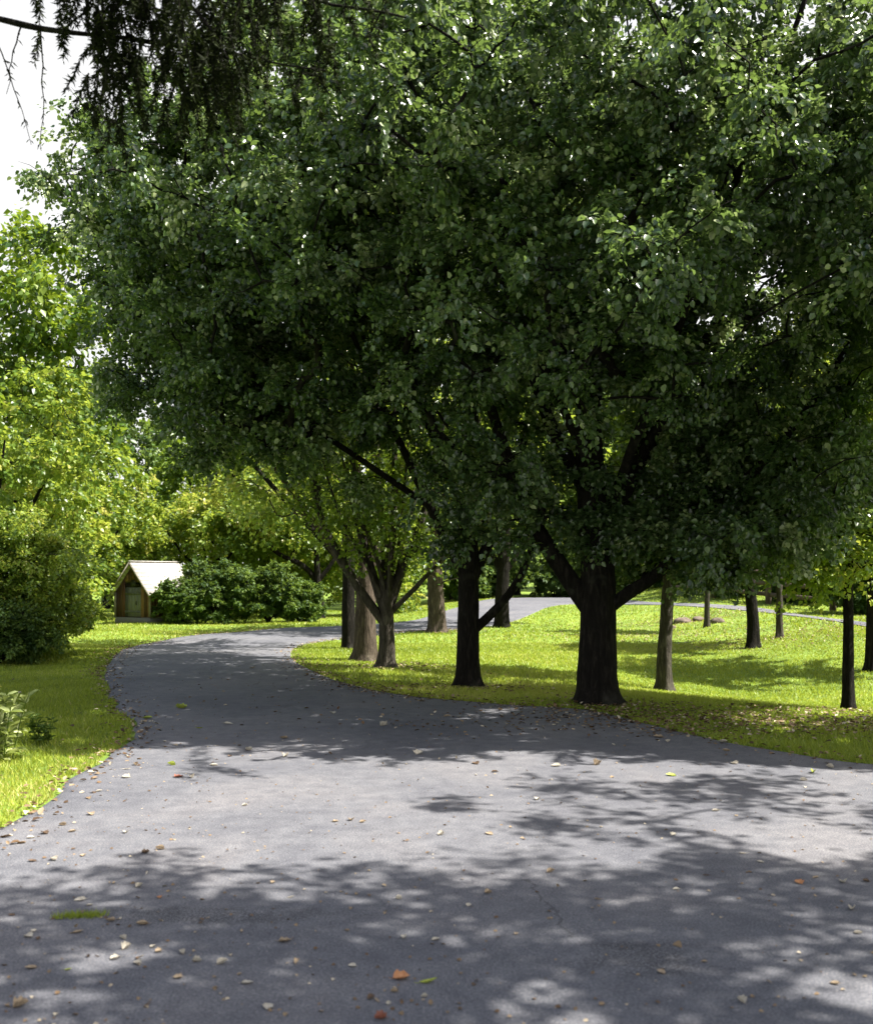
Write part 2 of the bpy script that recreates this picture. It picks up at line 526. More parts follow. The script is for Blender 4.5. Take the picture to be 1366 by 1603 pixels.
    tdir = unit(nc * twigs).reshape(nc, twigs, 3); tdir[..., 2] = tdir[..., 2] * .7 - droop * .5
    vol = rng.uniform(.55, 1.25, nc)
    ci = rng.integers(0, nc, nc * leaves_per); ti = rng.integers(0, twigs, nc * leaves_per)
    n = len(ci)
    t = rng.uniform(.1, 1.15, n)
    td = tdir[ci, ti]
    P = C[ci] + td * (t * cluster_r * vol[ci])[:, None] + rng.normal(size=(n, 3)) * cluster_r * .11
    P[:, 2] -= droop * .25 * t ** 2 * cluster_r
    D = td + unit(n) * .9; D[:, 2] -= droop
    Nn = unit(n) * .75; Nn[:, 2] += .75
    sz = leaf_size * rng.uniform(.65, 1.2, n)
    tone = (rng.normal(size=nc) * .24)[ci]
    var = np.clip(rng.beta(2, 2.4, n) + tone, 0, 1)
    cr = link('crown', leaves_mesh('crown', P, D, Nn, sz, M[leaf], width, hi, var), root)
    return root

# ------------------------------------------------------------------ ground sheet
def axis_steps(lo, hi, fine_lo, fine_hi, fine, coarse):
    a = np.arange(fine_lo, fine_hi + 1e-6, fine)
    l, x, s = [], fine_lo, fine
    while x > lo:
        s = min(s * 1.25, coarse); x -= s; l.append(x)
    h, x, s = [], fine_hi, fine
    while x < hi:
        s = min(s * 1.25, coarse); x += s; h.append(x)
    return np.array(l[::-1] + list(a) + h)
xs = axis_steps(-700, 700, -16, 18, .4, 60); ys = axis_steps(-300, 900, -2, 46, .4, 60)
GX, GY = np.meshgrid(xs, ys)
GV = np.stack([GX.ravel(), GY.ravel(), H(GX, GY).ravel()], 1)
nx, ny = len(xs), len(ys)
ii, jj = np.meshgrid(np.arange(nx - 1), np.arange(ny - 1))
b0 = (jj * nx + ii).ravel()
ground = link('ground', np_mesh('ground', GV, np.stack([b0, b0 + 1, b0 + nx + 1, b0 + nx], 1), M['ground'], smooth=True))
tag(ground, kind='structure')

# ------------------------------------------------------------------ driveway
W = lambda x, y: Vector((x, y, 0))
stations = [(W(-8, -12), W(12, -12)), (W(-6.0, -3), W(12.5, -2)), (W(-4.6, 2), W(12, 3.5)), (W(-3.5, 4.8), W(8.2, 7.0)),
            (at(0, 1302), at(1366, 1200)), (at(100, 1235), at(1200, 1176)), (at(150, 1195), at(1060, 1148)),
            (at(213, 1142), at(930, 1116)), (at(182, 1108), at(800, 1106)), (at(166, 1062), at(650, 1093)),
            (at(172, 1035), at(560, 1077)), (at(215, 1012), at(492, 1054)), (at(300, 996), at(456, 1030)),
            (at(400, 988), at(470, 1012)), (at(530, 981), at(545, 1000)), (at(640, 973), at(640, 990)),
            (at(700, 956), at(720, 986)), (at(790, 937), at(800, 974)), (at(900, 935), at(880, 947)),
            (at(1000, 942), at(1000, 947)), (at(1190, 953), at(1190, 959)), (at(1366, 977), at(1366, 984)),
            (W(13.2, 19), W(12.4, 19.5)), (W(15, 12), W(14, 12))]
Lp = spline([(a.x, a.y, 0) for a, b in stations], .30); Rp = spline([(b.x, b.y, 0) for a, b in stations], .30)
def resample_pair(st):
    A = np.array([(a.x, a.y) for a, b in st]); Bq = np.array([(b.x, b.y) for a, b in st])
    L, Rr = [], []
    for i in range(len(st) - 1):
        n = max(3, int(max(np.linalg.norm(A[i+1]-A[i]), np.linalg.norm(Bq[i+1]-Bq[i])) / .22))
        def cr(Q):
            p0 = Q[max(i-1, 0)]; p1 = Q[i]; p2 = Q[i+1]; p3 = Q[min(i+2, len(Q)-1)]
            # centripetal-ish damping
            m1 = (p2 - p0) * .5; m2 = (p3 - p1) * .5; d = np.linalg.norm(p2 - p1)
            for m in (m1, m2):
                q = np.linalg.norm(m)
                if q > d: m *= d / q
            t = np.linspace(0, 1, n, endpoint=False)[:, None]
            return (2*t**3-3*t**2+1)*p1 + (t**3-2*t**2+t)*m1 + (-2*t**3+3*t**2)*p2 + (t**3-t**2)*m2
        L.append(cr(A)); Rr.append(cr(Bq))
    return np.vstack(L), np.vstack(Rr)
EL, ER = resample_pair(stations)
k = len(EL)
wig = np.random.default_rng(3)
def ragged(n, amp):
    a = wig.normal(size=n); a = np.convolve(a, np.ones(3) / 3, 'same'); return a * amp
dirv = ER - EL; wid = np.linalg.norm(dirv, axis=1)[:, None] + 1e-6
EL = EL + dirv / wid * (ragged(k, .035) * (wid[:, 0] > 1.5) * 1.6)[:, None]
ER = ER + dirv / wid * (ragged(k, .035) * (wid[:, 0] > 1.5))[:, None]
NCOL = 26
tt = np.concatenate([[0, .004], np.linspace(.02, .98, NCOL - 4), [.996, 1]])
RX = EL[:, None, 0] * (1 - tt) + ER[:, None, 0] * tt; RY = EL[:, None, 1] * (1 - tt) + ER[:, None, 1] * tt
RZ = H(RX, RY) + .022; RZ[:, 0] -= .04; RZ[:, -1] -= .04
RV = np.stack([RX.ravel(), RY.ravel(), RZ.ravel()], 1)
ii, jj = np.meshgrid(np.arange(NCOL - 1), np.arange(k - 1)); b0 = (jj * NCOL + ii).ravel()
road = link('driveway', np_mesh('driveway', RV, np.stack([b0, b0 + 1, b0 + NCOL + 1, b0 + NCOL], 1), M['asphalt'], smooth=True))
tag(road, kind='structure')

# raster of the driveway for keeping grass off it
RES = .05; gx0, gy0, gw, gh = -14.0, 2.0, int(32 / RES), int(48 / RES)
mask = np.zeros((gh, gw), bool)
for i in range(k - 1):
    for t in np.linspace(0, 1, 6, endpoint=False):
        a = EL[i] * (1 - t) + EL[i+1] * t; b = ER[i] * (1 - t) + ER[i+1] * t
        n = max(2, int(np.linalg.norm(b - a) / (RES * .6)))
        q = a + (b - a) * np.linspace(0, 1, n)[:, None]
        ix = ((q[:, 0] - gx0) / RES).astype(int); iy = ((q[:, 1] - gy0) / RES).astype(int)
        ok = (ix >= 0) & (ix < gw) & (iy >= 0) & (iy < gh)
        mask[iy[ok], ix[ok]] = True
def on_road(x, y):
    ix = np.clip(((x - gx0) / RES).astype(int), 0, gw - 1); iy = np.clip(((y - gy0) / RES).astype(int), 0, gh - 1)
    return mask[iy, ix]

# ------------------------------------------------------------------ grass
def grass_patch(n, ylo, yhi, xlim, height, width, seed):
    r = np.random.default_rng(seed)
    y = np.sqrt(r.uniform(ylo**2, yhi**2, n)); x = (r.uniform(-1, 1, n)) * (y * .46 + xlim)
    ok = ~on_road(x, y); x, y = x[ok], y[ok]; n = len(x)
    P = np.stack([x, y, H(x, y)], 1)
    clump = noise3(P * [1, 1, 0], 1.6, seed) * .25 + noise3(P * [1, 1, 0], 6, seed + 1) * .18
    h = height * (1 + clump) * r.uniform(.6, 1.3, n)
    a = r.uniform(0, 2 * np.pi, n); lean = r.normal(size=(n, 2)) * .45
    Sx = np.stack([np.cos(a), np.sin(a), np.zeros(n)], 1) * (width * r.uniform(.6, 1.3, n) * .5)[:, None]
    tip = P + np.stack([lean[:, 0] * h, lean[:, 1] * h, h], 1)
    V = np.stack([P - Sx, P + Sx, tip], 1).reshape(-1, 3)
    var = np.clip(.42 + noise3(P * [1, 1, 0], .8, 9) * .20 + noise3(P * [1, 1, 0], 3.1, 19) * .10 + r.normal(size=n) * .17 + (r.uniform(size=n) < .03) * .5, 0, 1)
    return V, np.repeat(var, 3)
GVv, GA = [], []
for args in [(90000, 5.5, 9.5, .8, .050, .010, 1), (150000, 9.5, 15, 1.0, .050, .016, 2), (170000, 15, 24, 1.5, .045, .019, 3), (120000, 24, 46, 2, .05, .036, 4)]:
    v, a = grass_patch(*args); GVv.append(v); GA.append(a)
GVv = np.vstack(GVv); GA = np.concatenate(GA)
grass = link('grass', np_mesh('grass', GVv, np.arange(len(GVv)).reshape(-1, 3), M['grass'], GA))
tag(grass, 'short bright green grass covering the lawn on both sides of the driveway', 'grass', kind='stuff')

# ------------------------------------------------------------------ leaf litter (mass) along edges and below the trees
def litter_points():
    r = np.random.default_rng(21); pts = []
    for E, sgn, w in ((EL, 1, 1.0), (ER, -1, 1.0)):
        sel = (E[:, 1] > 4.5) & (E[:, 1] < 30) & (np.abs(E[:, 0]) < 9)
        Q = E[sel]
        m = 1500
        i = r.integers(0, len(Q), m); q = Q[i] + r.normal(size=(m, 2)) * [.16, .16]
        pts.append(q)
    for cx, cy, sx, sy, m in ((3.4, 11.2, 1.6, .55, 1500), (2.2, 12.5, .8, .5, 500), (.4, 14.4, .7, .35, 350), (-.9, 17.6, .8, .35, 400),
                              (5.1, 12.6, .8, .5, 260), (-.2, 28.6, 1.0, .5, 300), (5.4, 26, 2.2, .8, 700), (9, 24, 2.2, 1.0, 500), (at(1070, 972).x, at(1070, 972).y, 1.6, .9, 1100), (at(1230, 1000).x, at(1230, 1000).y, 1.8, .8, 700), (4.2, 10.6, 1.4, .45, 700), (-1, 13.5, 2.2, 3.0, 160), (5.8, 10.3, .8, .5, 500)):
        pts.append(np.array([cx, cy]) + r.normal(size=(m, 2)) * [sx, sy])
    return np.vstack(pts)
lp = litter_points(); n = len(lp)
rng = np.random.default_rng(5)
zz = H(lp[:, 0], lp[:, 1]) + np.where(on_road(lp[:, 0], lp[:, 1]), .028, .045)
Nn = unit(n) * .45; Nn[:, 2] = 1
D = unit(n); D[:, 2] *= .25
litter = link('leaf_litter', leaves_mesh('leaf_litter', np.column_stack([lp, zz]), D, Nn, rng.uniform(.025, .060, n), M['litter'], .36, True, rng.uniform(0, 1, n)))
tag(litter, 'brown and tan leaf litter scattered along the lawn edges and under the trees', 'leaf litter', kind='stuff')

# ------------------------------------------------------------------ the row of trees along the driveway
def rel(px, py, foot, dy=0.0):
    """a point in metres from the tree foot, read at the tree's own distance (+dy)"""
    y = foot.y + dy
    return ((px - CX) / F_PX * y - foot.x, dy, CAM_Z - (py - HY) / F_PX * y - foot.z)

f1 = at(934, 1103)
build_tree('broadleaf_tree', f1, 'largest broadleaf tree with the thick dark trunk at the driveway edge', 'tree',
    [([(0, 0, -.15), (0, 0, .4), (.01, 0, 1.3), (0, .05, 1.9), (-.10, .05, 3.3), (-.05, .1, 4.8), (.1, .2, 7), (.2, .2, 9)], .262, .05),
     ([(.05, 0, 1.15), (.42, -.1, 1.45), (.75, -.15, 1.68), (1.35, -.3, 2.4), (2.3, -.4, 3.4), (3.3, -.4, 4.9)], .09, .03),
     ([(-.08, 0, 1.2), (-.45, .05, 1.75), (-.80, .1, 2.3), (-1.15, .2, 3.2), (-1.7, .1, 4.8)], .135, .04),
     ([(0, 0, 1.9), (.45, .1, 2.9), (.9, 0, 4.2), (1.6, -.3, 6), (2.0, -.4, 8.2)], .12, .04),
     ([(.45, .1, 2.9), (1.2, .3, 4.0), (2.3, .6, 5.8), (3.0, .8, 7.6)], .09, .03),
     ([(-.08, 0, 2.6), (-.6, .3, 3.7), (-1.0, .5, 5.2), (-1.5, .6, 7.5)], .10, .03),
     ([(-.1, 0, 3.2), (-.1, -.6, 4.4), (.1, -1.2, 5.8), (.3, -1.5, 7.5)], .09, .03),
     ([(.45, .1, 2.9), (1.3, -1.2, 4.8), (2.2, -2.0, 6.4), (3.2, -2.5, 8.6)], .07, .02),
     ([(.2, -.1, 2.6), (.6, -1.4, 4.2), (1.2, -2.3, 6.0), (1.9, -2.8, 8.2)], .065, .02),
     ([(0, 0, 2.8), (-1.0, -1.3, 4.4), (-2.0, -2.2, 6.0), (-2.8, -2.6, 7.8)], .06, .02)],
    [(.5, 0, 5.9, 4.6, 3.2, 3.7, 5), (-2.2, -.1, 6.4, 3.0, 2.6, 3.6, 2.0), (-.8, -2.4, 5.8, 2.9, 2.8, 2.2, 1.9), (1.5, -3.1, 6.2, 2.7, 1.4, 2.2, 1.2), (1.6, -.2, 3.2, 1.7, 2.1, 1.5, 1.7), (3.6, .3, 5.3, 2.1, 2.0, 1.7, 1.1), (3.4, .3, 7.0, 2.5, 2.2, 2.2, 1.3), (1.0, -.4, 2.3, 1.5, 1.7, .75, 1.1), (-1.1, -.5, 2.75, 1.2, 1.3, .9, .35)],
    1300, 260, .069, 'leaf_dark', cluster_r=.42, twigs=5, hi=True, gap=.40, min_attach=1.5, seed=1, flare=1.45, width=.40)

f2 = at(733, 1077)
build_tree('broadleaf_tree', f2, 'second tree of the row, forking low to the right, just left of the thick trunk', 'tree',
    [([(0, 0, -.15), (0, 0, .5), (.02, 0, 1.3), (.03, 0, 2.0), (.06, .1, 3.4), (0, .1, 5), (-.2, .2, 8)], .175, .05),
     ([(.1, 0, .85), (.42, 0, 1.15), (.72, .05, 1.55), (.95, .1, 2.1), (1.2, .2, 3.2)], .075, .03),
     ([(-.03, 0, 1.5), (-.30, -.05, 2.05), (-.55, -.1, 2.6), (-1.1, -.2, 3.8), (-1.9, -.3, 5.6)], .075, .03),
     ([(.08, 0, 1.6), (.32, .05, 2.1), (.62, .1, 2.8), (1.0, .2, 4.4), (1.5, .2, 6.5)], .085, .03),
     ([(0, 0, 2.3), (-.5, .3, 3.6), (-1.2, .5, 5.2), (-2.0, .5, 7.6)], .07, .03),
     ([(-.55, -.1, 2.6), (-1.6, -.3, 3.3), (-2.9, -.4, 4.2), (-4.0, -.4, 5.4)], .05, .02)],
    [(-1.4, .1, 6.8, 4.4, 3.1, 3.1, 5), (-3.0, -.4, 5.2, 2.6, 2.4, 2.0, 2.2), (-1.6, -3.0, 6.5, 3.2, 2.2, 2.0, 1.5), (-4.5, -.3, 7.2, 1.5, 1.4, 1.7, .8), (-.2, .2, 3.2, 1.6, 1.4, .9, .12), (-3.0, 0, 3.9, 1.9, 1.8, .9, .35)],
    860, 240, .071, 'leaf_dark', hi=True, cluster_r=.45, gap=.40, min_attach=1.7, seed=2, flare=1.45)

f3 = at(606, 1047)
build_tree('broadleaf_tree', f3, 'vase-shaped third tree of the row with many steep pale limbs', 'tree',
    [([(0, 0, -.15), (0, 0, .4), (0, 0, .95), (.03, 0, 1.35)], .165, .11),
     ([(.03, 0, 1.2), (.06, .05, 2.0), (.12, .1, 3), (.1, .1, 5.5)], .085, .03),
     ([(-.02, 0, .75), (-.4, 0, 1.25), (-.75, -.1, 1.8), (-1.15, -.1, 2.7), (-1.5, 0, 4.5)], .085, .03),
     ([(-.02, 0, .9), (-.28, .1, 1.7), (-.45, .1, 2.5), (-.6, .2, 3.6), (-.8, .2, 5.5)], .08, .03),
     ([(0, 0, 1.0), (.25, 0, 1.7), (.55, 0, 2.5), (.8, .1, 3.6), (1.1, .1, 5.5)], .08, .03),
     ([(.05, 0, .95), (.5, -.1, 1.4), (1.0, -.2, 1.95), (1.6, -.2, 2.6)], .05, .02),
     ([(-.1, 0, 1.2), (-.05, .3, 2.2), (-.2, .6, 3.6), (-.2, .8, 5.5)], .07, .03)] +
    [([(.05 * math.cos(a), .05 * math.sin(a), .95 + .05 * i), (.30 * math.cos(a) * (1 + i % 3 * .4), .2 * math.sin(a), 1.7 + .05 * i), (.62 * math.cos(a) * (1 + i % 3 * .4), .4 * math.sin(a), 2.8), (1.0 * math.cos(a) * (1 + i % 3 * .35), .6 * math.sin(a), 4.4 + .2 * (i % 4))], .036, .014) for i, a in ((i, i * 2.39) for i in range(13))],
    [(-.7, .2, 7.1, 3.4, 2.6, 2.6, 4), (-2.4, 0, 4.6, 1.9, 1.8, 1.3, .7), (0, -.1, 3.2, 2.0, 1.4, 1.1, .6), (.2, -.2, 2.3, 1.5, .9, .6, .25)],
    360, 80, .085, 'leaf_mid', 'bark_pale', cluster_r=.5, gap=.32, min_attach=1.6, seed=3, flare=1.4)

f4 = at(571, 1034)
build_tree('broadleaf_tree', f4, 'reddish trunked tree half hidden behind the vase-shaped tree', 'tree',
    [([(0, 0, -.15), (0, 0, .6), (0, 0, 1.6)], .23, .17),
     ([(0, 0, 1.4), (-.1, .1, 3), (-.3, .1, 6)], .10, .04),
     ([(0, 0, 1.2), (-.6, 0, 2.1), (-1.4, 0, 3.2), (-2.4, 0, 4.6)], .10, .03), ([(0, 0, 1.5), (.4, .2, 2.6), (.8, .4, 4.2)], .10, .03)],
    [(-.3, .3, 7.4, 2.6, 2.4, 2.6, 4), (-1.0, 0, 3.6, 1.8, 1.6, 1.2, 1.2)],
    150, 80, .11, 'leaf_yellow', 'bark_red', cluster_r=.55, gap=.35, min_attach=2.2, seed=4, flare=1.25)
f5 = at(546, 1016)
build_tree('broadleaf_tree', f5, 'darkest leftmost trunk of the row, farthest along the driveway bend', 'tree',
    [([(0, 0, -.15), (0, 0, .6), (.02, 0, 2)], .17, .12),
     ([(.02, 0, 1.8), (-.1, .1, 3.4), (-.3, .1, 6.5)], .09, .04),
     ([(0, 0, 1.7), (-.8, 0, 2.6), (-2.0, 0, 3.9), (-3.2, 0, 5.2)], .08, .03), ([(0, 0, 1.9), (.5, .2, 3.2), (.8, .4, 5)], .08, .03)],
    [(-.3, .5, 7.6, 2.6, 2.6, 2.6, 4), (-.9, .3, 3.9, 1.9, 1.7, 1.2, 1.2)],
    130, 80, .12, 'leaf_yellow', cluster_r=.6, gap=.35, min_attach=2.4, seed=5, flare=1.25)

# small multi-limbed tree beyond the bend, next to the dark shrubs
f6 = at(500, 968)
build_tree('small_tree', f6, 'small crooked tree with wide low limbs beside the dark shrubs beyond the bend', 'tree',
    [([(0, 0, -.2), (0, 0, .6), (-.05, 0, 1.3), (-.1, 0, 2.0), (-.1, 0, 3.2)], .20, .06),
     ([(-.05, 0, 1.3), (-.6, 0, 1.9), (-1.5, -.1, 2.35), (-2.3, -.2, 3.1), (-3.0, -.2, 3.7)], .12, .04),
     ([(0, 0, .5), (-.5, 0, .95), (-1.2, .1, 1.4), (-1.8, .1, 1.9)], .12, .03),
     ([(0, 0, 1.4), (.5, 0, 2.1), (.9, 0, 3.0)], .09, .04)],
    [(-.8, 0, 4.0, 3.4, 2.4, 1.9, 3), (-3, 0, 3.6, 1.8, 1.6, 1.0, 1)],
    130, 120, .16, 'leaf_yellow', cluster_r=.7, gap=.4, min_attach=1.8, seed=6, flare=1.2)

# big far-side trunks where the drive turns away
f7 = at(683, 990)
build_tree('broad_tree', f7, 'thick pale brown trunk with bare low twigs, beyond the sunny lawn', 'tree',
    [([(0, 0, -.2), (0, 0, .5), (-.03, 0, 1.6), (-.05, 0, 3), (0, 0, 6)], .27, .10),
     ([(0, 0, 1.9), (.9, 0, 2.7), (2.0, 0, 3.8)], .10, .04), ([(0, 0, 2.0), (-.9, 0, 2.6), (-2, 0, 3.8)], .10, .04)]
    + [([(0, -.2, 1.3 + i * .16), (.55 * math.cos(i * 2.1), -.5, 1.5 + i * .13), (1.15 * math.cos(i * 2.1), -.7, 1.1 + i * .17)], .025, .006) for i in range(8)],
    [(0, 0, 6.2, 3.6, 3.0, 3.4, 4)],
    90, 110, .16, 'leaf_yellow', 'bark_red', cluster_r=.75, gap=.35, min_attach=2.4, seed=7, flare=1.35)
f8 = at(785, 982)
build_tree('broad_tree', f8, 'dark trunk at the lawn crest in front of the pale far driveway', 'tree',
    [([(0, 0, -.2), (0, 0, .5), (.03, 0, 1.6), (.1, 0, 3), (.3, 0, 6)], .23, .10),
     ([(0, 0, 1.5), (.7, 0, 2.4), (1.6, 0, 3.6)], .10, .04), ([(0, 0, 1.6), (-.5, 0, 2.6), (-1, 0, 3.8)], .10, .04)],
    [(.3, 0, 6.0, 3.4, 2.6, 3.2, 4)],
    80, 110, .16, 'leaf_yellow', cluster_r=.75, gap=.35, min_attach=2.6, seed=8, flare=1.2)

# young trees on the right-hand lawn
def young(px, py, label, r, crown, seed, leaf='leaf_mid', nC=110, lp_=110, ls=.10, bark='bark', lean=0.0, name='young_tree'):
    f = at(px, py)
    return build_tree(name, f, label, 'tree',
        [([(0, 0, -.15), (0, 0, .5), (lean * .5, 0, 1.4), (lean, 0, 2.6), (lean, 0, 4.6)], r, r * .35),
         ([(lean * .6, 0, 1.7), (lean + .4, .1, 2.5), (lean + .9, .1, 3.5)], r * .4, .015), ([(lean * .6, 0, 1.8), (lean - .4, -.1, 2.6), (lean - .8, 0, 3.6)], r * .4, .015)],
        crown, nC, lp_, ls, leaf, bark, cluster_r=.4, gap=.3, min_attach=1.5, seed=seed, flare=1.35, group='young trees on the right-hand lawn')
young(1040, 1081, 'pale slender trunk just right of the thick dark trunk', .135, [(.2, .2, 4.6, 1.5, 1.3, 2.2, 3)], 11, bark='bark_pale', lean=.08)
young(1327, 1113, 'slim dark young tree near the right edge with bright low leaves', .085, [(.1, .5, 3.7, 1.5, 1.2, 1.9, 3), (-.25, -.2, 2.45, 1.15, .9, .75, 1.6)], 12, 'leaf_yellow', 190, 110, .08)
young(1178, 1014, 'short dark leaning trunk in the middle of the sunny right-hand lawn', .15, [(0, 0, 4.0, 1.5, 1.4, 1.9, 3), (-.6, 0, 2.2, .8, .8, .6, .5)], 13, 'leaf_yellow', 100, 110, .12, lean=-.18)
young(1220, 998, 'thin pale sunlit trunk behind the short leaning one', .085, [(.1, 0, 4.2, 1.3, 1.2, 1.6, 3)], 14, 'leaf_yellow', 60, 110, .13, 'bark_pale')
young(1106, 982, 'thinnest pale stem on the far bank by the stones', .08, [(.1, 0, 4.2, 1.3, 1.2, 1.6, 3)], 15, 'leaf_yellow', 60, 110, .13, 'bark_pale')
young(1364, 1050, 'dark young trunk cut by the right edge of the picture', .12, [(.2, .2, 4.4, 2.3, 1.7, 1.9, 3), (-1.2, 0, 3.4, 1.2, 1.1, .8, .8)], 16, 'leaf_yellow', 170, 120, .10)

# off to the right of the camera: the tree whose shade falls on the near asphalt
build_tree('broadleaf_tree', (7.6, 2.6, 0), 'tall tree just outside the right edge shading the near asphalt', 'tree',
    [([(0, 0, -.15), (0, 0, 1), (0, 0, 3), (-.2, 0, 6), (-.3, 0, 9)], .24, .05),
     ([(0, 0, 3.2), (-1.2, .2, 4.8), (-2.6, .3, 6.2), (-4.0, .3, 7.4)], .11, .03),
     ([(0, 0, 3.6), (-.8, 1.4, 5.2), (-1.4, 2.6, 6.6)], .09, .03), ([(0, 0, 3.6), (1.2, -1, 5.2), (2.2, -1.6, 6.6)], .09, .03)],
    [(-.6, .2, 7.0, 3.6, 2.8, 2.0, 4), (-2.9, -.4, 6.7, 2.4, 1.8, 1.4, 2.2), (-1.4, 4.0, 6.5, 2.0, 1.0, .8, .35), (-4.7, 1.5, 6.5, 2.7, 1.1, .9, 1.5), (-1.0, 1.8, 6.6, 2.3, 1.0, .9, 1.1)],
    390, 115, .095, 'leaf_dark', cluster_r=.5, gap=.42, min_attach=3.4, seed=21)

build_tree('broadleaf_tree', (8.1, 9.9, hz(8.1, 9.9)), 'tree past the right edge whose leaves hang into the picture over the bank', 'tree',
    [([(0, 0, -.15), (0, 0, 1), (0, 0, 2.4), (-.2, 0, 5), (-.2, 0, 8)], .20, .05),
     ([(0, 0, 2.0), (-1.0, 0, 3.0), (-2.2, 0, 4.2), (-3.4, 0, 5.2)], .09, .03), ([(0, 0, 2.6), (1.0, .4, 4), (1.8, .5, 5.6)], .09, .03), ([(0, 0, 3.0), (-1.0, -.3, 4.6), (-2.4, -.3, 6.6)], .08, .03)],
    [(-.4, 0, 5.8, 3.0, 1.9, 2.9, 5), (-2.6, 0, 5.4, 1.9, 1.3, 1.9, 1.5), (-2.0, .1, 4.0, 1.2, 1.0, .6, .25)],
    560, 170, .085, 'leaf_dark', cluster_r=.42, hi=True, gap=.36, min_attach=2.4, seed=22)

# ------------------------------------------------------------------ drooping conifer at the upper left
def conifer():
    global rng
    rng = np.random.default_rng(31)
    foot = (-4.9, 4.6, 0)
    root = thing('conifer_tree', foot, 'dark conifer whose drooping branch hangs into the upper left corner', 'tree')
    P = spline([(0, 0, -.2), (0, 0, 2), (.05, 0, 5), (0, 0, 8), (0, 0, 10.5)], .3)
    v, f = tubes([(P, np.linspace(.2, .03, len(P)))], 12)
    link('trunk', np_mesh('trunk', v, f, M['bark'], smooth=True), root)
    limbs, strands = [], []
    # long limbs reaching over the drive; coordinates relative to the foot
    def L(pts): return spline([(x - foot[0], y - foot[1], z) for x, y, z in pts], .12)
    dense = [L([(-4.9, 4.6, 4.95), (-3.4, 5.2, 4.78), (-2.35, 5.45, 4.61), (-1.87, 5.5, 4.53), (-1.3, 5.55, 4.50), (-.55, 5.6, 4.40)]),
             L([(-4.9, 4.6, 5.6), (-3.2, 5.1, 5.45), (-1.9, 5.3, 5.1), (-1.2, 5.4, 4.85), (-.2, 5.5, 4.62)]),
             L([(-4.9, 4.6, 5.9), (-3.4, 4.9, 5.9), (-2.0, 5.2, 5.3), (-1.78, 5.3, 4.6), (-1.72, 5.35, 4.2)]),
             L([(-1.9, 5.3, 5.1), (-1.5, 5.2, 4.75), (-1.25, 5.2, 4.5), (-1.1, 5.2, 4.25)])]
    for i, l in enumerate(dense):
        l = l + np.cumsum(rng.normal(size=l.shape) * .008, 0); dense[i] = l
        limbs.append((l, np.linspace(.034 if i < 3 else .02, .006, len(l)) * rng.uniform(.75, 1.2, len(l))))
    def strand(p, length, sw, w=1.0):
        n = 8; t = np.linspace(0, 1, n)[:, None]
        d = np.array([rng.normal() * sw, rng.normal() * sw, -1.0]); d /= np.linalg.norm(d)
        out = np.array([rng.normal() * .3, rng.normal() * .3, .1]) * length * .4
        q = p + d * t * length + out * np.sin(t * 1.4) + rng.normal(size=(n, 3)) * .008 * t
        limbs.append((q, np.linspace(.005, .0018, n))); strands.append((q, w))
    for li, l in enumerate(dense):
        wx = l[:, 0] + foot[0]
        for p, x in zip(l, wx):
            if x > -.28: continue
            if x < -1.98:
                if rng.uniform() < .5 and x > -2.6: strand(p, rng.uniform(.2, .7), .3, .10)
                continue
            m = {0: 7, 1: 6, 2: 8, 3: 9}[li]
            for _ in range(m):
                if li == 1 or li == 0:
                    # lower hem follows the dark mass: lowest around x=-1.1
                    hem = np.interp(x, [-2.0, -1.87, -1.74, -1.58, -1.44, -1.28, -1.12, -.95, -.6, -.3, 0], [4.50, 4.36, 4.02, 4.26, 4.04, 3.90, 4.12, 4.36, 4.40, 4.46, 4.6])
                    if x > -1.1 and rng.uniform() < .18: continue
                    ln = max(.10, (p[2] - hem) * rng.uniform(.2, 1.0))
                else: ln = rng.uniform(.15, .40)
                strand(p + rng.normal(size=3) * [.10, .16, .04], ln, .2)
    # ordinary whorls above and behind, out of the picture
    for w_ in range(16):
        z = 5.4 + w_ * .33; Lr = 2.5 * (1 - w_ / 19)
        for j in range(5):
            a = j * 1.257 + w_ * .7
            if z < 7.0 and -.9 < math.atan2(math.sin(a), math.cos(a)) < 1.4: continue
            l = spline([(0, 0, z), (math.cos(a) * Lr * .5, math.sin(a) * Lr * .5, z + .08), (math.cos(a) * Lr, math.sin(a) * Lr, z - .35)], .22)
            limbs.append((l, np.linspace(.03, .006, len(l))))
            for p in l[2:]:
                for _ in range(3): strand(p, rng.uniform(.25, .6), .3, .5)
    v, f = tubes(limbs, 5)
    link('branches', np_mesh('branches', v, f, M['bark'], smooth=True), root)
    P, D = [], []
    for q, w in strands:
        L_ = np.linalg.norm(q[-1] - q[0]); m = int(L_ * 330 * w)
        if m < 3: m = 3
        t = rng.uniform(0, 1, m) * (len(q) - 1.001); i = t.astype(int); fr = (t - i)[:, None]
        pp = q[i] * (1 - fr) + q[i+1] * fr; ax = q[i+1] - q[i]; ax /= np.linalg.norm(ax, axis=1)[:, None]
        P.append(pp); D.append(ax * .8 + unit(m) * .8)
    P = np.vstack(P); D = np.vstack(D); n = len(P)
    link('needles', leaves_mesh('needles', P, D, unit(n), rng.uniform(.03, .055, n), M['needle'], .09, False), root)
conifer()

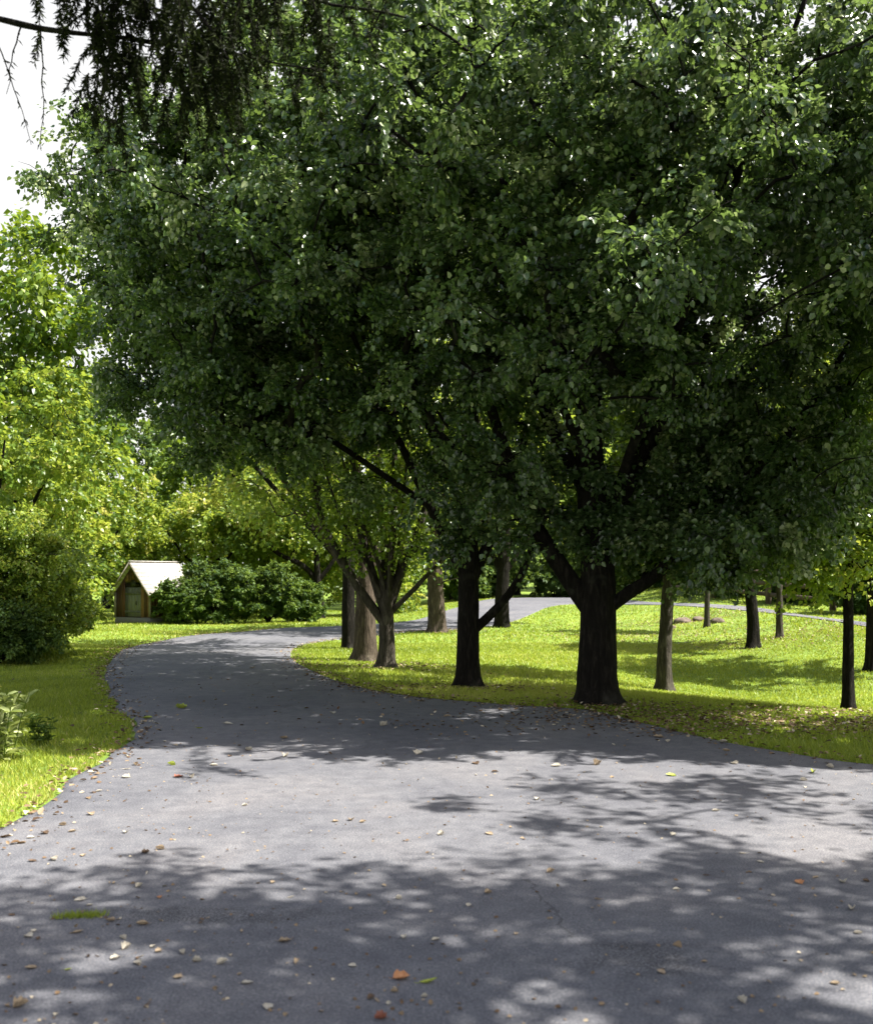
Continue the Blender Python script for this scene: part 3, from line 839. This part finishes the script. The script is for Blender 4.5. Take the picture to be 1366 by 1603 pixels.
# ------------------------------------------------------------------ shrubs
def shrub(name, px, py, label, rad, h, nC, lp_, ls, leaf, seed, group=None, dx=0, width=.34, gap=.22, foot=None, hi=False):
    f = foot if foot is not None else at(px, py)
    rx, ry = rad if hasattr(rad, '__len__') else (rad, rad)
    rr = random.Random(seed)
    stems = [([(0, 0, -.1), (0, 0, .1), (0, 0, .3)], .05, .03)]
    for i in range(6):
        a = i * 1.05 + rr.uniform(0, .5)
        stems.append(([(0, 0, 0), (math.cos(a) * rx * .3, math.sin(a) * ry * .3, h * .35), (math.cos(a) * rx * .55, math.sin(a) * ry * .55, h * .75)], .035, .012))
    blobs = [(0, 0, h * .45, rx * .95, ry * .95, h * .50, 3)]
    for i in range(7):
        a = rr.uniform(0, 6.28); d = rr.uniform(.3, .7)
        blobs.append((math.cos(a) * rx * d, math.sin(a) * ry * d, h * rr.uniform(.25, .75), rx * .42, ry * .42, h * .26, .7))
    return build_tree(name, f, label, 'shrub', stems, blobs, nC, lp_, ls, leaf, cluster_r=max(.22, h * .11), gap=gap, min_attach=.15, seed=seed, flare=1.0, group=group, droop=.15, width=width, lw=.7, hi=hi)

# big shrub standing on the left lawn, and the taller ones behind it
shrub('shrub', 0, 0, 'large rounded yellow-green shrub at the left edge beside the driveway bend', (1.8, 1.6), 3.05, 420, 150, .075, 'leaf_yellow', 41, foot=Vector((-8.15, 19.8, 0)))
shrub('shrub', 0, 0, 'darker low shrub growing in front of the large yellow-green shrub', (1.35, .8), 1.25, 170, 130, .07, 'leaf_shrub', 42, foot=Vector((-8.0, 18.7, 0)))
sh = [(285, 976, 'dark shrub hiding the right corner of the shed', 1.0, 1.55), (345, 977, 'tall dark shrub right of the shed', 1.35, 2.15),
      (420, 976, 'middle one of the dark shrubs between shed and crooked tree', 1.3, 2.0), (468, 974, 'rightmost dark shrub touching the crooked tree', 1.0, 1.5)]
for i, (px, py, lb, r_, h_) in enumerate(sh):
    shrub('dark_shrub', px, py, lb, (r_, r_ * .8), h_, 190, 130, .095, 'leaf_shrub', 50 + i, 'dark shrubs beside the shed')
shrub('shrub', 0, 0, 'bright low shrub at the left corner of the shed', (.55, .5), .8, 40, 90, .12, 'leaf_yellow', 56, foot=Vector((-11.2, 32.2, 0)))

A_ = lambda px, py, ox, oy: (at(px, py).x + ox, at(px, py).y + oy)
rs = [(3.2, 44.5, 'dark hedge shrub behind the far driveway, left of the thick trunk'), (5.2, 45.2, 'dark shrub behind the pale stretch of far driveway'), (7.4, 44.6, 'dark shrub seen right beside the thick trunk beyond the far driveway'), (9.8, 43.2, 'dark shrub beyond the far driveway above the rocks'), (11.9, 41.2, 'dark shrub far behind the left end of the rail fence'), (1.2, 44.0, 'dark shrub behind the far driveway above the fork of the second trunk'),
      (A_(1130, 948, 1.0, 2.4), 'dark shrub just behind the left end of the rail fence'), (A_(1215, 954, 1.5, 2.2), 'dark shrub behind the second and third posts of the rail fence'), (A_(1300, 967, 2.0, 2.0), 'dark shrub beyond the driveway strip near the right edge'), (A_(1366, 977, 2.6, 1.4), 'dark shrub behind the fence exactly at the right edge'), (A_(1255, 958, 2.6, 4.2), 'dark shrub in the second line behind the fence')]
sh0 = None
for i, rr_ in enumerate(rs):
    x, y, lb = rr_ if len(rr_) == 3 else (*rr_[0], rr_[1])
    fz = Vector((x, y, hz(x, y)))
    if i in (0, 1):
        sh0 = shrub('roadside_shrub', 0, 0, lb, (1.5, 1.2), 2.5 - .3 * i, 130, 100, .17, 'leaf_shrub', 58 + i, 'dark shrubs beyond the far driveway', foot=fz)
    else: dup(sh0, fz, lb, i * 1.3, .85 + .08 * (i % 3), 'dark shrubs beyond the far driveway')

# pale-leaved perennial at the left edge and a dark weed beside it
def stem_plant(name, foot, label, stems, h, spread, ls, leaf, seed, per=22):
    global rng
    rng = np.random.default_rng(seed)
    root = thing(name, foot, label, 'plant')
    pol, P, D = [], [], []
    for i in range(stems):
        a = rng.uniform(0, 6.28); d = spread * math.sqrt(rng.uniform(0, 1)); hh = h * rng.uniform(.6, 1.1)
        b = np.array([math.cos(a) * d * .4, math.sin(a) * d * .4, -.03]); tp = np.array([math.cos(a) * d, math.sin(a) * d, hh])
        q = spline([b, b * .5 + tp * .5 + [0, 0, hh * .1], tp], .06)
        pol.append((q, np.linspace(.006, .002, len(q))))
        t = rng.uniform(.15, 1, per) * (len(q) - 1.001); j = t.astype(int)
        P.append(q[j]); u = unit(per); u[:, 2] = abs(u[:, 2]) * .7; D.append(u)
    v, f = tubes(pol, 4)
    link('stems', np_mesh('stems', v, f, M['leaf_mid'], np.full(len(v), .5)), root)
    P, D = np.vstack(P), np.vstack(D); n = len(P); Nn = unit(n) * .5; Nn[:, 2] += .8
    link('leaves', leaves_mesh('leaves', P, D, Nn, ls * rng.uniform(.6, 1.15, n), M[leaf], .17, True), root)
stem_plant('perennial_plant', Vector((-3.78, 8.8, 0)), 'pale green leafy perennial at the left edge of the lawn', 22, .62, .50, .13, 'leaf_pale', 61)
stem_plant('perennial_plant', Vector((-4.75, 10.3, hz(-4.75, 10.3))), 'taller sunlit perennial behind the pale one at the left edge', 12, .6, .35, .12, 'leaf_yellow', 63)
p_ = at(66, 1165)
stem_plant('weed', p_, 'small dark weed standing alone in the left lawn', 7, .32, .14, .07, 'leaf_shrub', 62, 26)

# ------------------------------------------------------------------ shed
def shed():
    th = R(25)
    root = thing('garden_shed', (-9.8, 33.0, 0), 'small weathered wooden shed with a steep pale roof beside the shrubs', 'shed', rz=-th, s=1.05)
    # local: gable front on y=0, ridge along +y; half width .74, eave .98, ridge 1.90
    hw, ez, rz_, Dp = .68, 1.02, 1.86, 2.0
    rr = random.Random(4)
    w = Boxes(); nb = 11; bw = 2 * hw / nb
    zt = lambda x: ez + (rz_ - ez) * (1 - abs(x) / hw)
    for side in (0, 1):
        for i in range(nb):
            if side == 0 and 3 <= i <= 7:
                z0 = 1.32 if i != 5 else 1.38
            else: z0 = .22
            x0 = -hw + i * bw + .004; x1 = x0 + bw - .008
            y0 = (Dp - .03 if side else 0) + rr.uniform(0, .006); y1 = y0 + .025
            v = rr.random()
            w.quad_prism([(x0, y0, z0), (x1, y0, z0), (x1, y1, z0), (x0, y1, z0), (x0, y0, zt(x0) - .02), (x1, y0, zt(x1) - .02), (x1, y1, zt(x1) - .02), (x0, y1, zt(x0) - .02)], v)
    ns = 15
    for sgn in (-1, 1):
        for i in range(ns):
            y0 = .03 + i * (Dp - .06) / ns + .004; y1 = y0 + (Dp - .06) / ns - .008
            x = sgn * (hw - .02)
            w.box(min(x, x - sgn * .025), max(x, x - sgn * .025), y0, y1, .22, ez, rr.random())
    w.box(-hw + .03, hw - .03, .03, .05, .05, ez - .02, .1); wl = w.build('wall', M['boards'], root)
    d = Boxes()
    for i in range(3, 8):
        x0 = -hw + i * bw + .004
        d.box(x0, x0 + bw - .008, .004, .028, .24, 1.14, rr.random())
    d.box(-hw + 3 * bw + .01, -hw + 8 * bw - .01, -.012, .002, .36, .42, .3); d.box(-hw + 3 * bw + .01, -hw + 8 * bw - .01, -.012, .002, .92, .98, .3)
    dr = d.build('door', M['boards_grey'], root)
    h = Boxes(); h.box(.14, .17, -.035, -.0125, .6, .72); h.build('handle', M['dark'], dr)
    o = Boxes(); o.box(-.10, .10, .006, .022, 1.16, 1.36, 0); o.build('gable_opening', M['dark'], root)
    b = Boxes(); b.box(-hw - .01, hw + .01, -.03, -.002, -.05, .215, .7); b.box(hw - .012, hw + .018, 0, Dp, -.05, .215, .6); b.box(-hw - .018, -hw + .012, 0, Dp, -.05, .215, .6)
    b.build('base_board', M['boards_grey'], root)
    for sx in (-1, 1):
        t = Boxes(); t.box(sx * hw - .035, sx * hw + .035, -.035, -.004, .22, ez - .04, .5)
        t.build('corner_trim', M['trim'], root)
    r = Boxes(); ov = .13; k_ = (rz_ - ez) / hw
    for sgn in (-1, 1):
        e = sgn * (hw + ov); ze = ez - k_ * ov
        nn = 9
        for j in range(nn):    # overlapping shingle courses
            a, c = j / nn, (j + 1) / nn
            xa, xc = e * (1 - a), e * (1 - c); za, zc = ze + (rz_ + .05 - ze) * a, ze + (rz_ + .05 - ze) * c
            r.quad_prism([(xa, -.16, za + .012), (xc, -.16, zc + .0), (xc, Dp + .14, zc + .0), (xa, Dp + .14, za + .012), (xa, -.16, za + .040), (xc, -.16, zc + .026), (xc, Dp + .14, zc + .026), (xa, Dp + .14, za + .040)][0:8], rr.random())
    rf = r.build('roof', M['roof'], root)
    rg = Boxes(); rg.box(-.05, .05, -.17, Dp + .15, rz_ + .066, rz_ + .10, .5); rg.build('ridge_cap', M['roof'], rf)
    bb = Boxes()
    for sgn in (-1, 1):
        e = sgn * (hw + ov); ze = ez - k_ * ov
        bb.quad_prism([(e, -.185, ze - .05), (0, -.185, rz_ - .02), (0, -.163, rz_ - .02), (e, -.163, ze - .05), (e, -.185, ze + .03), (0, -.185, rz_ + .06), (0, -.163, rz_ + .06), (e, -.163, ze + .03)], .6)
    bb.build('bargeboard', M['trim'], rf)
shed()

# ------------------------------------------------------------------ rail fence behind the far right driveway
def fence():
    a, b = at(1040, 943) + Vector((.6, 2.2, 0)), at(1366, 977) + Vector((4.4, -2.2, 0))
    L_ = (b - a).length; u = (b - a) / L_; ang = math.atan2(u.y, u.x)
    root = thing('rail_fence', (a.x, a.y, hz(a.x, a.y)), 'dark wooden rail fence beyond the thin strip of driveway on the right', 'fence', rz=ang)
    n = 6
    for i in range(n + 1):
        x = L_ * i / n; z = hz(a.x + u.x * x, a.y + u.y * x) - hz(a.x, a.y)
        p = Boxes(); p.box(x - .07, x + .07, -.07, .07, z - .3, z + 1.15, .5); p.build('post', M['rail'], root)
    for i in range(n):
        for zr in (.25, .6, .95):
            x0, x1 = L_ * i / n + .075, L_ * (i + 1) / n - .075
            z = [hz(a.x + u.x * x, a.y + u.y * x) - hz(a.x, a.y) for x in (x0, x1)]
            p = Boxes(); p.quad_prism([(x0, -.03, z[0] + zr), (x1, -.03, z[1] + zr), (x1, .03, z[1] + zr), (x0, .03, z[0] + zr), (x0, -.03, z[0] + zr + .13), (x1, -.03, z[1] + zr + .13), (x1, .03, z[1] + zr + .13), (x0, .03, z[0] + zr + .13)]); p.build('rail', M['rail'], root)
fence()

# ------------------------------------------------------------------ stones by the far bank
def stone_mesh(seed):
    r = np.random.default_rng(seed)
    import bmesh
    bm = bmesh.new(); bmesh.ops.create_icosphere(bm, subdivisions=3, radius=1)
    V = np.array([v.co[:] for v in bm.verts]); d = 1 + .22 * noise3(V, 1.7, seed) + .06 * noise3(V, 5, seed + 1)
    for v, k_ in zip(bm.verts, d): v.co = v.co * float(k_); v.co.z *= .75
    me = bpy.data.meshes.new('rock'); bm.to_mesh(me); bm.free(); me.materials.append(M['stone'])
    for p in me.polygons: p.use_smooth = True
    return me
rock_data = [(1068, 975, .27, 'largest rock on the far bank behind the pale slender trunk'), (1092, 972, .2, 'brownish rock just right of the largest one'), (1122, 975, .22, 'small rock below the thinnest pale stem'),
             (1050, 985, .18, 'small brown rock in front of the largest rock')]
for i, (px, py, s_, lb) in enumerate(rock_data):
    p = at(px, py); o = link('rock', stone_mesh(i + 3)); o.location = p + Vector((0, 0, s_ * .15)); s_ *= .75; o.scale = (s_ * 1.2, s_, s_ * .9); o.rotation_euler = (0, 0, i * 1.3)
    tag(o, lb, 'rock', 'rocks on the far bank')

# ------------------------------------------------------------------ background trees
def proto(name, kind, seed, h, r, leaf, bark='bark', ls=.2, nC=150, lp_=110, low=.28, ry=None):
    cz = h * (low + 1) / 2; rz2 = h * (1 - low) / 2
    rr = random.Random(seed); blobs = [(0, 0, cz, r * .85, r * .85, rz2, 3)]
    for i in range(9):
        a = rr.uniform(0, 6.28); d = rr.uniform(.35, .75)
        blobs.append((math.cos(a) * r * d, math.sin(a) * r * d, cz + rr.uniform(-.75, .6) * rz2, r * .42, r * .42, rz2 * .3, .8))
    limbs = [([(0, 0, -.3), (0, 0, 1), (.1, 0, h * .4), (0, .1, h * .75)], h * .022, .05)]
    for i in range(5):
        a = i * 1.26 + rr.uniform(0, .6)
        limbs.append(([(0, 0, h * .22 + i * .25), (math.cos(a) * r * .3, math.sin(a) * r * .3, h * .42), (math.cos(a) * r * .6, math.sin(a) * r * .6, h * .66)], h * .011, .03))
    return build_tree(name, (0, 0, 0), kind, 'tree', limbs, blobs, nC, lp_, ls, leaf, bark, cluster_r=r * .20, gap=.28, min_attach=h * .18, seed=seed, flare=1.3, twigs=5, tips=False)
protos = {
    'yellow': ('lime_green_tree', 71, 9, 3.6, 'leaf_yellow', .17, 190, 120, .10),
    'mid': ('bushy_tree', 72, 11, 4.2, 'leaf_mid', .18, 220, 120, .12),
    'dark': ('dark_tree', 73, 13, 4.6, 'leaf_shrub', .20, 220, 120, .10),
    'low': ('understorey_tree', 74, 5, 2.8, 'leaf_yellow', .14, 150, 110, .04)}
PR = {}
for k_, (nm, sd, h_, r_, lf, ls_, nC, lpp, low) in protos.items():
    PR[k_] = proto(nm, k_, sd, h_, r_, lf, 'bark', ls_, nC, lpp, low)
bgt = [  # kind, x, y, scale, label
    ('yellow', -11.0, 25.0, .80, 'bright yellow-green tree behind the large shrub at the left edge'),
    ('low', -12.6, 31.0, 1.0, 'low lime-green tree between the large shrub and the shed'),
    ('mid', -13.8, 32.0, 1.25, 'tallest leafy tree at the left edge against the white sky'),
    ('yellow', -12.6, 37.0, .80, 'yellow-green tree standing directly behind the shed'),
    ('low', -8.5, 38.5, 1.05, 'low yellow-green tree above the shed roof ridge'),
    ('yellow', -5.2, 41.0, .85, 'bright tree behind the dark shrubs'),
    ('low', -2.6, 39.5, .9, 'low bright tree seen behind the crooked small tree'),
    ('mid', -9.0, 45.0, .95, 'green tree rising behind the shed and the low bright trees'),
    ('dark', -15.5, 48.0, .85, 'dark tree far left behind the yellow-green ones'),
    ('yellow', .6, 47.0, .9, 'lime-green tree seen between the vase-shaped tree and the second trunk'),
    ('mid', -3.5, 53.0, 1.1, 'broad green tree far behind the crooked small tree'),
    ('yellow', 4.0, 50.5, .8, 'lit tree seen above the far driveway, right of the second trunk'),
    ('dark', 7.5, 50.0, .95, 'dark tree directly behind the thick trunk'),
    ('dark', 11.5, 47.0, .95, 'dark tree right of the thick trunk beyond the far driveway'),
    ('mid', 15.0, 43.0, 1.0, 'green tree rising behind the rail fence'),
    ('dark', 19.5, 42.0, 1.0, 'dark tree behind the right end of the rail fence'),
    ('low', 12.2, 38.5, 1.0, 'low bright tree just behind the rail fence'),
    ('low', 17.2, 36.0, .95, 'low bright tree behind the fence at the right edge'),
    ('mid', 2.0, 60.0, 1.25, 'tall hazy green tree far beyond the middle of the lawn'),
    ('dark', -8.5, 62.0, 1.15, 'tall dark tree far beyond the shrubs'),
    ('mid', 9.0, 64.0, 1.3, 'tall green tree far beyond the thick trunk'),
    ('dark', 17.0, 60.0, 1.2, 'tall dark tree far beyond the fence'),
    ('yellow', 23.0, 50.0, 1.1, 'yellow-green tree beyond the right edge of the fence'),
    ('low', 2.2, 49.0, .7, 'small bright bush-like tree above the crest of the far driveway'),
    ('low', 8.6, 46.5, .7, 'small tree at the roadside right behind the thick trunk'),
]
used = set()
for i, (kd, x, y, s, lb) in enumerate(bgt):
    loc = (x, y, hz(x, y)); rz = i * 1.7; g = 'trees beyond the lawn'
    if kd not in used:
        used.add(kd); o = PR[kd]; o.location = loc; o.rotation_euler = (0, 0, rz); o.scale = (s, s, s); o['label'] = lb; o['group'] = g
    else: dup(PR[kd], loc, lb, rz, s, g)

# far-off wood closing the view
def far_wood():
    global rng
    rng = np.random.default_rng(81)
    n = 30000
    x = rng.uniform(-75, 90, n); lane = rng.uniform(0, 1, n)
    top = 10 + 2.5 * np.sin(x * .21) + 1.5 * np.sin(x * .53 + 1) ; top = np.where(x < -24, top * .45, top)
    z = rng.uniform(0, 1, n) ** .8 * top
    y = 78 + lane * 10 + 2 * np.sin(x * .3) + (z / 10) * 2
    P = np.column_stack([x, y, z + H(x, y)]); Nn = unit(n) * .7; Nn[:, 1] -= .4; Nn[:, 2] += .5
    o = link('far_wood', leaves_mesh('far_wood', P, unit(n), Nn, rng.uniform(.5, 1.0, n), M['leaf_mid'], .42, False))
    tag(o, 'distant mass of woodland closing the view behind all the trees', 'wood', kind='stuff')
far_wood()

# ------------------------------------------------------------------ single fallen leaves on the asphalt
def fallen_mesh(kind, seed):
    """a curled, veined dry leaf about 1 unit long with a stalk"""
    r = np.random.default_rng(seed)
    nu, nv = 9, 7
    u = np.linspace(0, 1, nu); V = []
    prof = {'oval': np.sin(np.pi * u ** .8) ** .8 * .36, 'long': np.sin(np.pi * u) ** .9 * .15, 'broad': (np.sin(np.pi * u ** .7) ** .6) * .46}[kind]
    curl = r.uniform(.5, 1.5); bend = r.uniform(.15, .45)
    lobes = 1 + (.22 * np.sin(u * 17 + seed) if kind == 'broad' else .05 * np.sin(u * 23))
    for i in range(nu):
        for j in range(nv):
            s = (j / (nv - 1) - .5) * 2; w = prof[i] * lobes[i] + .004
            V.append((u[i] - .5, s * w * math.cos(s * curl * .5), abs(s) ** 1.6 * w * curl * .75 + bend * (u[i] - .4) ** 2 * 1.2 + r.normal() * .012))
    F = [(i*nv+j, i*nv+j+1, (i+1)*nv+j+1, (i+1)*nv+j) for i in range(nu - 1) for j in range(nv - 1)]
    V = np.array(V); n0 = len(V)
    sv_, sf = tubes([(np.array([(-.5, 0, .03), (-.62, .02, .05), (-.75, .06, .09)]), np.array([.012, .012, .010]))], 4)
    V = np.vstack([V, sv_]); V[:, 2] -= V[:, 2].min()
    F = F + [tuple(q) for q in (sf + n0)]
    return V, np.array(F)
def dry_mat(name, a, b):
    m, nt, out = new_mat(name)
    tc = nt.nodes.new('ShaderNodeTexCoord'); n1 = noise(nt, 7, 5, .6, tc.outputs['Object'])
    r = ramp(nt, [(.3, a), (.7, b)], n1.outputs[0])
    p = N(nt, 'ShaderNodeBsdfPrincipled', Roughness=.7); nt.links.new(r.outputs[0], p.inputs['Base Color'])
    t = nt.nodes.new('ShaderNodeBsdfTranslucent'); nt.links.new(r.outputs[0], t.inputs[0])
    s = nt.nodes.new('ShaderNodeMixShader'); s.inputs[0].default_value = .2
    nt.links.new(p.outputs[0], s.inputs[1]); nt.links.new(t.outputs[0], s.inputs[2]); nt.links.new(s.outputs[0], out.inputs[0])
    return m
dry = {'pale': dry_mat('dry_pale', (.34, .30, .23), (.62, .57, .47)), 'tan': dry_mat('dry_tan', (.22, .16, .10), (.46, .36, .24)),
       'brown': dry_mat('dry_brown', (.06, .04, .025), (.16, .10, .06)), 'orange': dry_mat('dry_orange', (.40, .15, .05), (.62, .32, .15)),
       'green': dry_mat('fresh_yellow_green', (.20, .26, .03), (.42, .46, .08)), 'red': dry_mat('dry_red', (.20, .06, .04), (.36, .15, .09))}
FM = {}
for kd in ('oval', 'long', 'broad'):
    for sd in range(4):
        V, Fq = fallen_mesh(kd, sd + 1)
        for c, m_ in dry.items():
            pass
        FM[kd, sd] = (V, Fq)
cache = {}
def fallen(px, py, s, kind='oval', color='pale', label=None, sd=None):
    sd = random.randrange(4) if sd is None else sd
    if (kind, sd, color) not in cache: cache[kind, sd, color] = np_mesh('fallen_leaf', *FM[kind, sd], dry[color], smooth=True)
    s *= .72 if py < 1340 else .8
    p = at(px, py)
    o = link('fallen_leaf', cache[kind, sd, color])
    o.location = (p.x, p.y, p.z + .024); o.scale = (s, s, s)
    o.rotation_euler = (random.uniform(-.15, .15), random.uniform(-.15, .15), random.uniform(0, 6.28))
    zone = 'in the tree shadow on the far asphalt' if py < 1200 else ('on the sunlit middle of the asphalt' if py < 1390 else 'on the near dappled asphalt')
    cn = {'pale': 'pale dry', 'tan': 'tan dry', 'brown': 'dark brown', 'orange': 'orange', 'green': 'yellow-green', 'red': 'red'}[color]
    tag(o, label or f'small {cn} curled leaf lying {zone}', 'fallen leaf', f'{cn} leaves {zone}' if not label else None)
    return o
fallen(628, 1541, .085, 'broad', 'orange', 'largest curled orange leaf near the bottom middle of the asphalt', 1).rotation_euler = (.1, 0, .3)
fallen(670, 1548, .095, 'long', 'green', 'long narrow yellow-green leaf right beside the orange one', 0).rotation_euler = (0, 0, .35)
fallen(446, 1482, .07, 'broad', 'tan', 'broad crumpled tan leaf left of the orange one', 2)
fallen(33, 1585, .07, 'broad', 'tan', 'crumpled tan leaf in the bottom left corner', 3)
fallen(280, 1221, .11, 'broad', 'red', 'reddish leaf lying at the edge of the big shadow', 2)
fallen(284, 1112, .20, 'broad', 'green', 'large fresh yellow-green leaf in the tree shadow', 0)
fallen(231, 1128, .16, 'oval', 'green', 'bright yellow leaf at the grass tip jutting into the driveway', 1)
fallen(250, 1413, .05, 'oval', 'orange', 'orange upturned leaf in the near left shadow', 1)
fallen(1250, 1389, .065, 'broad', 'orange', 'orange-brown leaf at the right of the near shadow', 2)
fallen(595, 1606, .06, 'broad', 'red', 'red leaf cut by the bottom edge of the picture', 3)
spots = [(125, 1417, .07, 'pale'), (178, 1390, .06, 'tan'), (218, 1395, .06, 'pale'), (85, 1353, .08, 'pale'), (50, 1355, .06, 'brown'), (140, 1425, .04, 'pale'), (18, 1441, .04, 'brown'),
 (173, 1450, .06, 'tan'), (222, 1456, .07, 'tan'), (52, 1466, .05, 'pale'), (122, 1468, .06, 'tan'), (45, 1475, .06, 'pale'), (60, 1479, .04, 'brown'), (192, 1478, .05, 'pale'), (198, 1493, .06, 'pale'), (240, 1491, .045, 'pale'),
 (248, 1499, .04, 'tan'), (180, 1510, .055, 'pale'), (138, 1507, .03, 'brown'), (152, 1507, .03, 'brown'), (215, 1518, .05, 'pale'), (48, 1525, .06, 'tan'), (106, 1528, .04, 'green'), (285, 1501, .05, 'pale'), (308, 1514, .045, 'pale'),
 (348, 1517, .06, 'pale'), (278, 1540, .05, 'tan'), (387, 1549, .06, 'pale'), (230, 1584, .055, 'brown'), (420, 1587, .055, 'pale'), (378, 1466, .05, 'tan'), (427, 1389, .05, 'tan'), (455, 1413, .045, 'pale'), (624, 1415, .04, 'pale'),
 (733, 1425, .05, 'pale'), (763, 1406, .06, 'tan'), (494, 1467, .03, 'tan'), (632, 1477, .05, 'pale'), (682, 1480, .05, 'pale'), (464, 1516, .05, 'tan'), (551, 1522, .045, 'pale'), (617, 1563, .04, 'tan'), (580, 1573, .05, 'brown'),
 (590, 1577, .05, 'tan'), (608, 1582, .035, 'pale'), (628, 1576, .03, 'brown'), (664, 1571, .03, 'pale'), (779, 1476, .03, 'brown'), (808, 1471, .035, 'tan'), (862, 1372, .06, 'tan'), (935, 1416, .05, 'tan'), (1058, 1400, .045, 'pale'),
 (1105, 1378, .05, 'brown'), (1162, 1343, .07, 'pale'), (1190, 1357, .05, 'pale'), (1054, 1313, .06, 'pale'), (1277, 1381, .05, 'tan'), (1320, 1389, .06, 'pale'), (1355, 1387, .045, 'brown'), (1333, 1432, .07, 'pale'), (1306, 1550, .05, 'tan'),
 (1034, 1532, .05, 'tan'), (1160, 1578, .05, 'pale'), (1240, 1458, .035, 'brown'), (1343, 1470, .05, 'pale'), (766, 1312, .08, 'tan'), (690, 1313, .06, 'pale'), (841, 1257, .07, 'pale'), (745, 1200, .12, 'brown'), (870, 1204, .12, 'pale'), (935, 1201, .12, 'tan'),
 (745, 1218, .08, 'pale'), (1120, 1275, .08, 'pale'), (1152, 1283, .05, 'tan'), (1050, 1219, .12, 'green'), (1272, 1214, .10, 'green'), (1258, 1227, .08, 'pale'), (1150, 1200, .1, 'pale'), (1299, 1206, .1, 'pale'), (1131, 1166, .12, 'pale'), (1136, 1180, .1, 'tan'),
 (655, 1184, .14, 'pale'), (300, 1222, .08, 'pale'), (258, 1165, .14, 'pale'), (197, 1222, .1, 'pale'), (198, 1209, .1, 'pale'), (155, 1244, .07, 'pale'), (142, 1281, .08, 'tan'), (98, 1298, .07, 'tan'), (70, 1311, .08, 'brown'), (113, 1308, .07, 'tan'), (48, 1318, .07, 'pale'),
 (383, 1267, .06, 'pale'), (424, 1269, .05, 'pale'), (297, 1302, .06, 'tan'), (197, 1310, .06, 'pale'), (250, 1336, .08, 'tan'), (228, 1342, .06, 'brown'), (130, 1346, .06, 'tan'), (230, 1374, .05, 'pale'), (334, 1203, .1, 'pale'), (390, 1179, .12, 'pale'), (357, 1137, .14, 'pale'),
 (444, 1160, .12, 'tan'), (447, 1189, .1, 'pale'), (312, 1144, .12, 'green'), (360, 1188, .08, 'brown'), (268, 1202, .1, 'green'), (212, 1202, .09, 'tan'), (550, 1290, .07, 'tan'), (568, 1293, .06, 'tan'), (525, 1292, .06, 'tan'), (330, 1065, .18, 'tan'), (395, 1048, .2, 'tan'),
 (520, 1120, .15, 'pale'), (600, 1140, .13, 'pale'), (820, 1135, .13, 'pale'), (700, 1125, .12, 'tan'), (960, 1170, .1, 'pale'), (1030, 1158, .14, 'tan'), (1045, 1165, .1, 'pale')]
for px, py, s_, c in spots:
    fallen(px, py, s_, random.choice(['oval', 'oval', 'broad', 'oval', 'long']), c)
# tiny chips and seeds nobody could count
r = np.random.default_rng(91); n = 2600
y = 3.2 + 16 * r.uniform(0, 1, n) ** 1.3; x = r.uniform(-1, 1, n) * (y * .46 + .3); x = np.where(r.uniform(size=n) < .3, -abs(x), x)
ok = on_road(x, y); x, y = x[ok], y[ok]; n = len(x); rng = np.random.default_rng(92)
D = unit(n); D[:, 2] *= .2; Nn = unit(n) * .5; Nn[:, 2] = 1
o = link('seed_debris', leaves_mesh('seed_debris', np.column_stack([x, y, H(x, y) + .026]), D, Nn, rng.uniform(.008, .028, n) , M['litter'], .35, True, rng.uniform(.3, 1, n)))
tag(o, 'tiny pale seeds and leaf crumbs strewn over the asphalt', 'debris', kind='stuff')

# grass tuft growing out of a joint in the asphalt
def tuft():
    rng2 = np.random.default_rng(95); n = 420
    a, b = at(88, 1444), at(160, 1441)
    t = rng2.uniform(0, 1, n)[:, None]; base = np.array(a) * (1 - t) + np.array(b) * t; base[:, :2] += rng2.normal(size=(n, 2)) * .018; c0 = (np.array(a) + np.array(b)) / 2
    base = base - c0; base[:, 2] = .02
    ang = rng2.uniform(0, 6.28, n); S = np.stack([np.cos(ang), np.sin(ang), 0 * ang], 1) * .0025
    tip = base + np.column_stack([rng2.normal(size=n) * .016, rng2.normal(size=n) * .016, rng2.uniform(.01, .035, n)])
    V = np.stack([base - S, base + S, tip], 1).reshape(-1, 3)
    o = link('grass_tuft', np_mesh('grass_tuft', V, np.arange(len(V)).reshape(-1, 3), M['grass'], np.full(len(V), .35)))
    o.location = c0
    tag(o, 'flat green grass tuft growing from the asphalt at the near left', 'grass tuft')
tuft()
